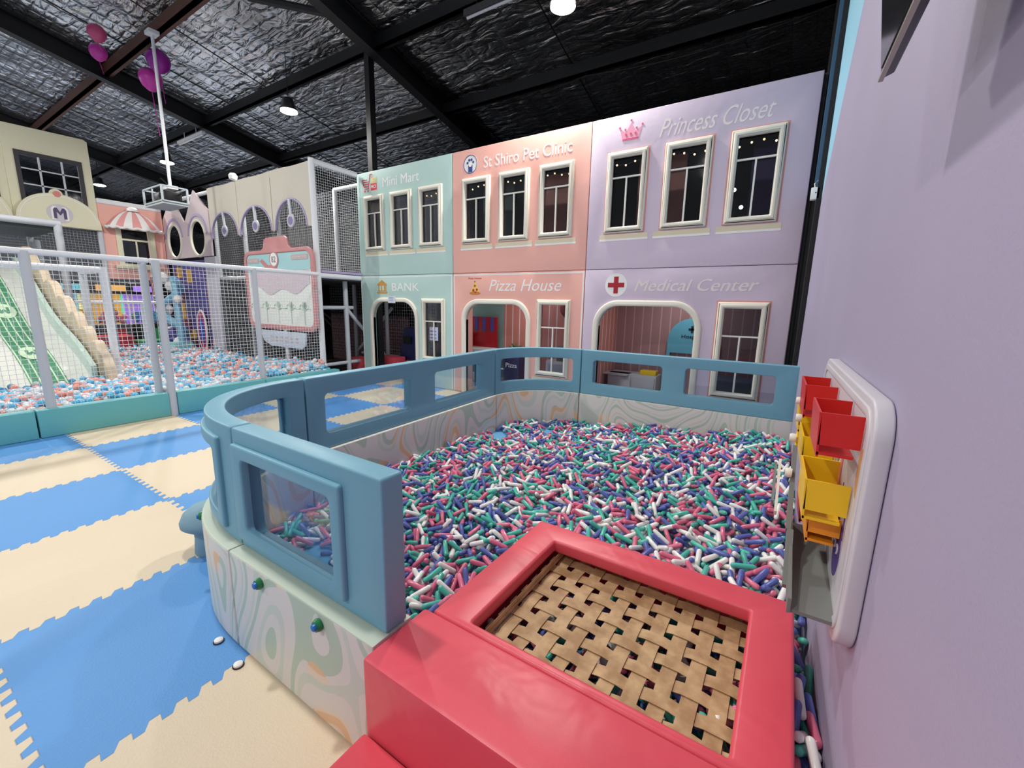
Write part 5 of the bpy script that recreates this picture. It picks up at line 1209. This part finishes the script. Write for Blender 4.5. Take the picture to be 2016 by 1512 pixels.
shape('panel', [[(.8, 2.94), (2.128, 2.94), (2.128, 4.82), (.8, 4.82)], rrect(1.0, 1.95, 3.1, 4.28, 0)], .06, QX, 'X', M['yelc'], t, bev=.008)
shape('window_frame', [rrect(.95, 2.0, 3.06, 4.35, 0), rrect(1.0, 1.95, 3.12, 4.28, 0)], .05, QX + .03, 'X', M['darkgrey'], t)
violet = mat('dark violet print', (84, 74, 110), .6)
for cy, lb in ((2.79, 'pale yellow dome awning with a letter M badge'), (1.47, 'pale yellow dome awning cut by the left edge of the photo')):
    t = thing('dome_awning', lb, 'dome panel', (QX + .1, cy, 2.93))
    dm = [(cy + .65 * math.cos(q), 2.94 + .66 * math.sin(q) ** .85) for q in np.linspace(0, pi, 26)]
    shape('dome', [dm], .06, QX + .1, 'X', M['yelc'], t, bev=.012)
    shape('dome_line', [[(cy + .6 * math.cos(q), 2.96 + .6 * math.sin(q) ** .85) for q in np.linspace(.1, pi - .1, 26)] + [(cy + .59 * math.cos(q), 2.955 + .588 * math.sin(q) ** .85) for q in np.linspace(pi - .1, .1, 26)]], .004, QX + .105, 'X', M['white'], t)
    kb = MB().lathe([(.1, 0), (.1, .06)], (QX + .05, cy, 3.6), 22, 'X'); bb = kb.build('knob_ring', M['yelc'], t); MB().lathe([(.06, .0), (.06, -.006)], (QX + .103, cy, 3.59), 22, 'X').build('knob_dot', M['pinkp'], bb)
    e = shape('badge', [ell(cy, 3.2, .2, .19, 26)], .004, QX + .107, 'X', mat('pale grey print', (206, 202, 210), .6), t)
    shape('badge_outline', [block_m(cy, 3.2, .26, .27)], .002, QX + .11, 'X', M['white'], e); shape('badge_letter', [block_m(cy, 3.2, .2, .22)], .002, QX + .114, 'X', violet, e)
t = thing('salmon_house_panel', 'salmon pink panel with a striped awning window at the left', 'play house front', (QX, 4.03, 1.89))
shape('panel', [[(3.435, 1.89), (4.62, 1.89), (4.62, 3.6), (3.435, 3.6)], rrect(3.78, 4.29, 2.25, 3.1, 0)], .06, QX, 'X', M['coral'], t, bev=.008)
shape('top_pad', [rrect(3.43, 4.62, 3.55, 3.66, .03)], .08, QX + .02, 'X', M['tubew'], t, bev=.02)
shape('window_frame', [rrect(3.68, 4.42, 2.16, 3.06, 0), rrect(3.785, 4.285, 2.26, 3.04, 0)], .05, QX + .035, 'X', M['yelc'], t, bev=.01)
box('glazing_bar', (QX, 3.78, 2.79), (QX + .02, 4.29, 2.83), M['yelc'], t); box('glazing_bar', (QX, 4.03, 2.25), (QX + .02, 4.06, 2.8), M['yelc'], t)
shape('window_pane', [rrect(3.78, 4.29, 2.25, 3.05, 0)], .004, QX - .01, 'X', M['film'], t); box('window_sill', (QX, 3.6, 2.14), (QX + .08, 4.46, 2.22), M['yelc'], t, .01)
t = thing('striped_awning', 'pink and white striped scalloped awning over the salmon panel window', 'awning', (QX + .2, 4.03, 3.02))
aw = M['white']; awp = mat('awning rose stripe', (236, 164, 160), .6)
NS = 9
for k in range(NS):
    a0, a1 = pi - pi * k / NS, pi - pi * (k + 1) / NS
    b = MB()
    def ap(a, s): 
        return (QX + .06 + .24 * s * math.sin(a) ** .5 * .9, 4.03 + .52 * s * math.cos(a), 3.48 - .42 * s ** 2)
    for i in range(6):
        s0, s1 = i / 6, (i + 1) / 6
        am = (a0 + a1) / 2
        P0, P1, P2, P3 = ap(a0, s0 + .001), ap(a1, s0 + .001), ap(a1, s1), ap(a0, s1)
        b.hull([P0, P1, P2, P3] + [(p[0] - .012, p[1], p[2] - .004) for p in (P0, P1, P2, P3)])
    b.build('awning_stripe', aw if k % 2 else awp, t, None)
b = MB(); b.tube([(QX + .07 + .22 * max(math.sin(a), 0) ** .5, 4.03 + .53 * math.cos(a), 3.05 + .012 * math.cos(a * 16)) for a in np.linspace(pi, 0, 50)], .028, 8); b.build('scalloped_edge', aw, t)
MB().lathe([(.12, 0), (.11, .05), (.06, .09), (.01, .1)], (QX + .08, 4.03, 3.46), 18).build('finial', aw, t)

# ---- netting below the yellow panels and dim hall beyond
t = thing('far_net_wall', 'white netting and grey posts below the yellow panels', 'net fence', (QX, 2.4, 0))
net('netting', (QX, -.5, .2), (0, 3.92, 0), (0, 0, 2.74), 70, 50, .003, M['netb'], t)
for y in (.3, 1.3, 2.3, 3.42): MB().tube([(QX, y, 0), (QX, y, 2.94)], .05, 12).build('post', M['tube'], t)
MB().tube([(QX, -.5, 1.35), (QX, 4.6, 1.35)], .035, 10).build('rail', M['tubew'], t); MB().tube([(QX, 4.0, .0), (QX, 4.0, 1.35)], .045, 10).build('post', M['tubew'], t)
cols = [(120, 210, 230), (250, 190, 90), (170, 130, 240), (240, 240, 180), (110, 230, 180), (240, 120, 120)]
desc = ['aqua lit', 'amber lit', 'violet lit', 'pale yellow lit', 'green lit', 'red lit', 'blue lit']
ck = 0
for i, (x, y) in enumerate(((-15.4, 3.0), (-15.6, 3.9), (-15.9, 4.75), (-17.8, 3.6), (-18.0, 5.2), (-17.6, 1.9), (-16.6, .9))):
    t = thing('arcade_machine', '%s prize machine seen through the nets at the left' % desc[i], 'arcade machine', (x, y, 0))
    c = cols[i % 6]; body = M['darkgrey'] if i % 2 else M['black']
    box('base', (x - .4, y - .36, 0), (x + .36, y + .36, .72), body, t, .02); box('header', (x - .4, y - .38, 1.55), (x + .4, y + .38, 1.85), body, t, .02)
    gm = mat('lit cabinet glow %d' % (i % 6), tuple(int(v * .8) for v in c), .5, emit=.9)
    box('lit_back', (x - .36, y - .34, .72), (x - .3, y + .34, 1.55), gm, t); box('header_light', (x + .4, y - .3, 1.62), (x + .41, y + .3, 1.78), gm, t)
    for s in (-.35, .33): box('cabinet_pillar', (x + .3, y + s, .72), (x + .34, y + s + .03, 1.55), M['white'], t)
    b = MB()
    for k in range(26):
        c0 = (x + random.uniform(-.25, .25), y + random.uniform(-.28, .28), .8 + random.uniform(0, .25)); r = .07; b.lathe([(.01, -r), (r * .7, -r * .7), (r, 0), (r * .7, r * .7), (.01, r)], c0, 8)
    tag(b.build('plush_prizes', mat('toy plush %d' % (i % 3), [(240, 200, 80), (230, 150, 170), (120, 190, 230)][i % 3], .8), t), kind='stuff')
    box('coin_panel', (x + .36, y - .2, .3), (x + .38, y + .2, .6), mat('arcade red panel', (190, 50, 60), .5) if i % 2 else mat('arcade green panel', (40, 130, 80), .5), t)
for c in COL.objects:
    if c.get('category') == 'arcade machine': c['group'] = 'prize machines beyond the ball pit'
for (a, b_, m, lb) in (((-14.9, 3.3, .001), (-14.3, 4.0, .5), mat('arcade red panel', (1, 1, 1)), 'red foam block behind the ball pit net'), ((-14.8, 4.1, .001), (-14.2, 4.7, .35), mat('foam green', (60, 140, 90), .5), 'green foam block behind the ball pit net'), ((-14.1, 4.0, .001), (-13.6, 4.6, .3), mat('foam blue', (90, 150, 180), .5), 'blue foam block at the back of the ball pit')):
    tag(box('foam_block', a, b_, m, None, .03), lb, 'foam block')
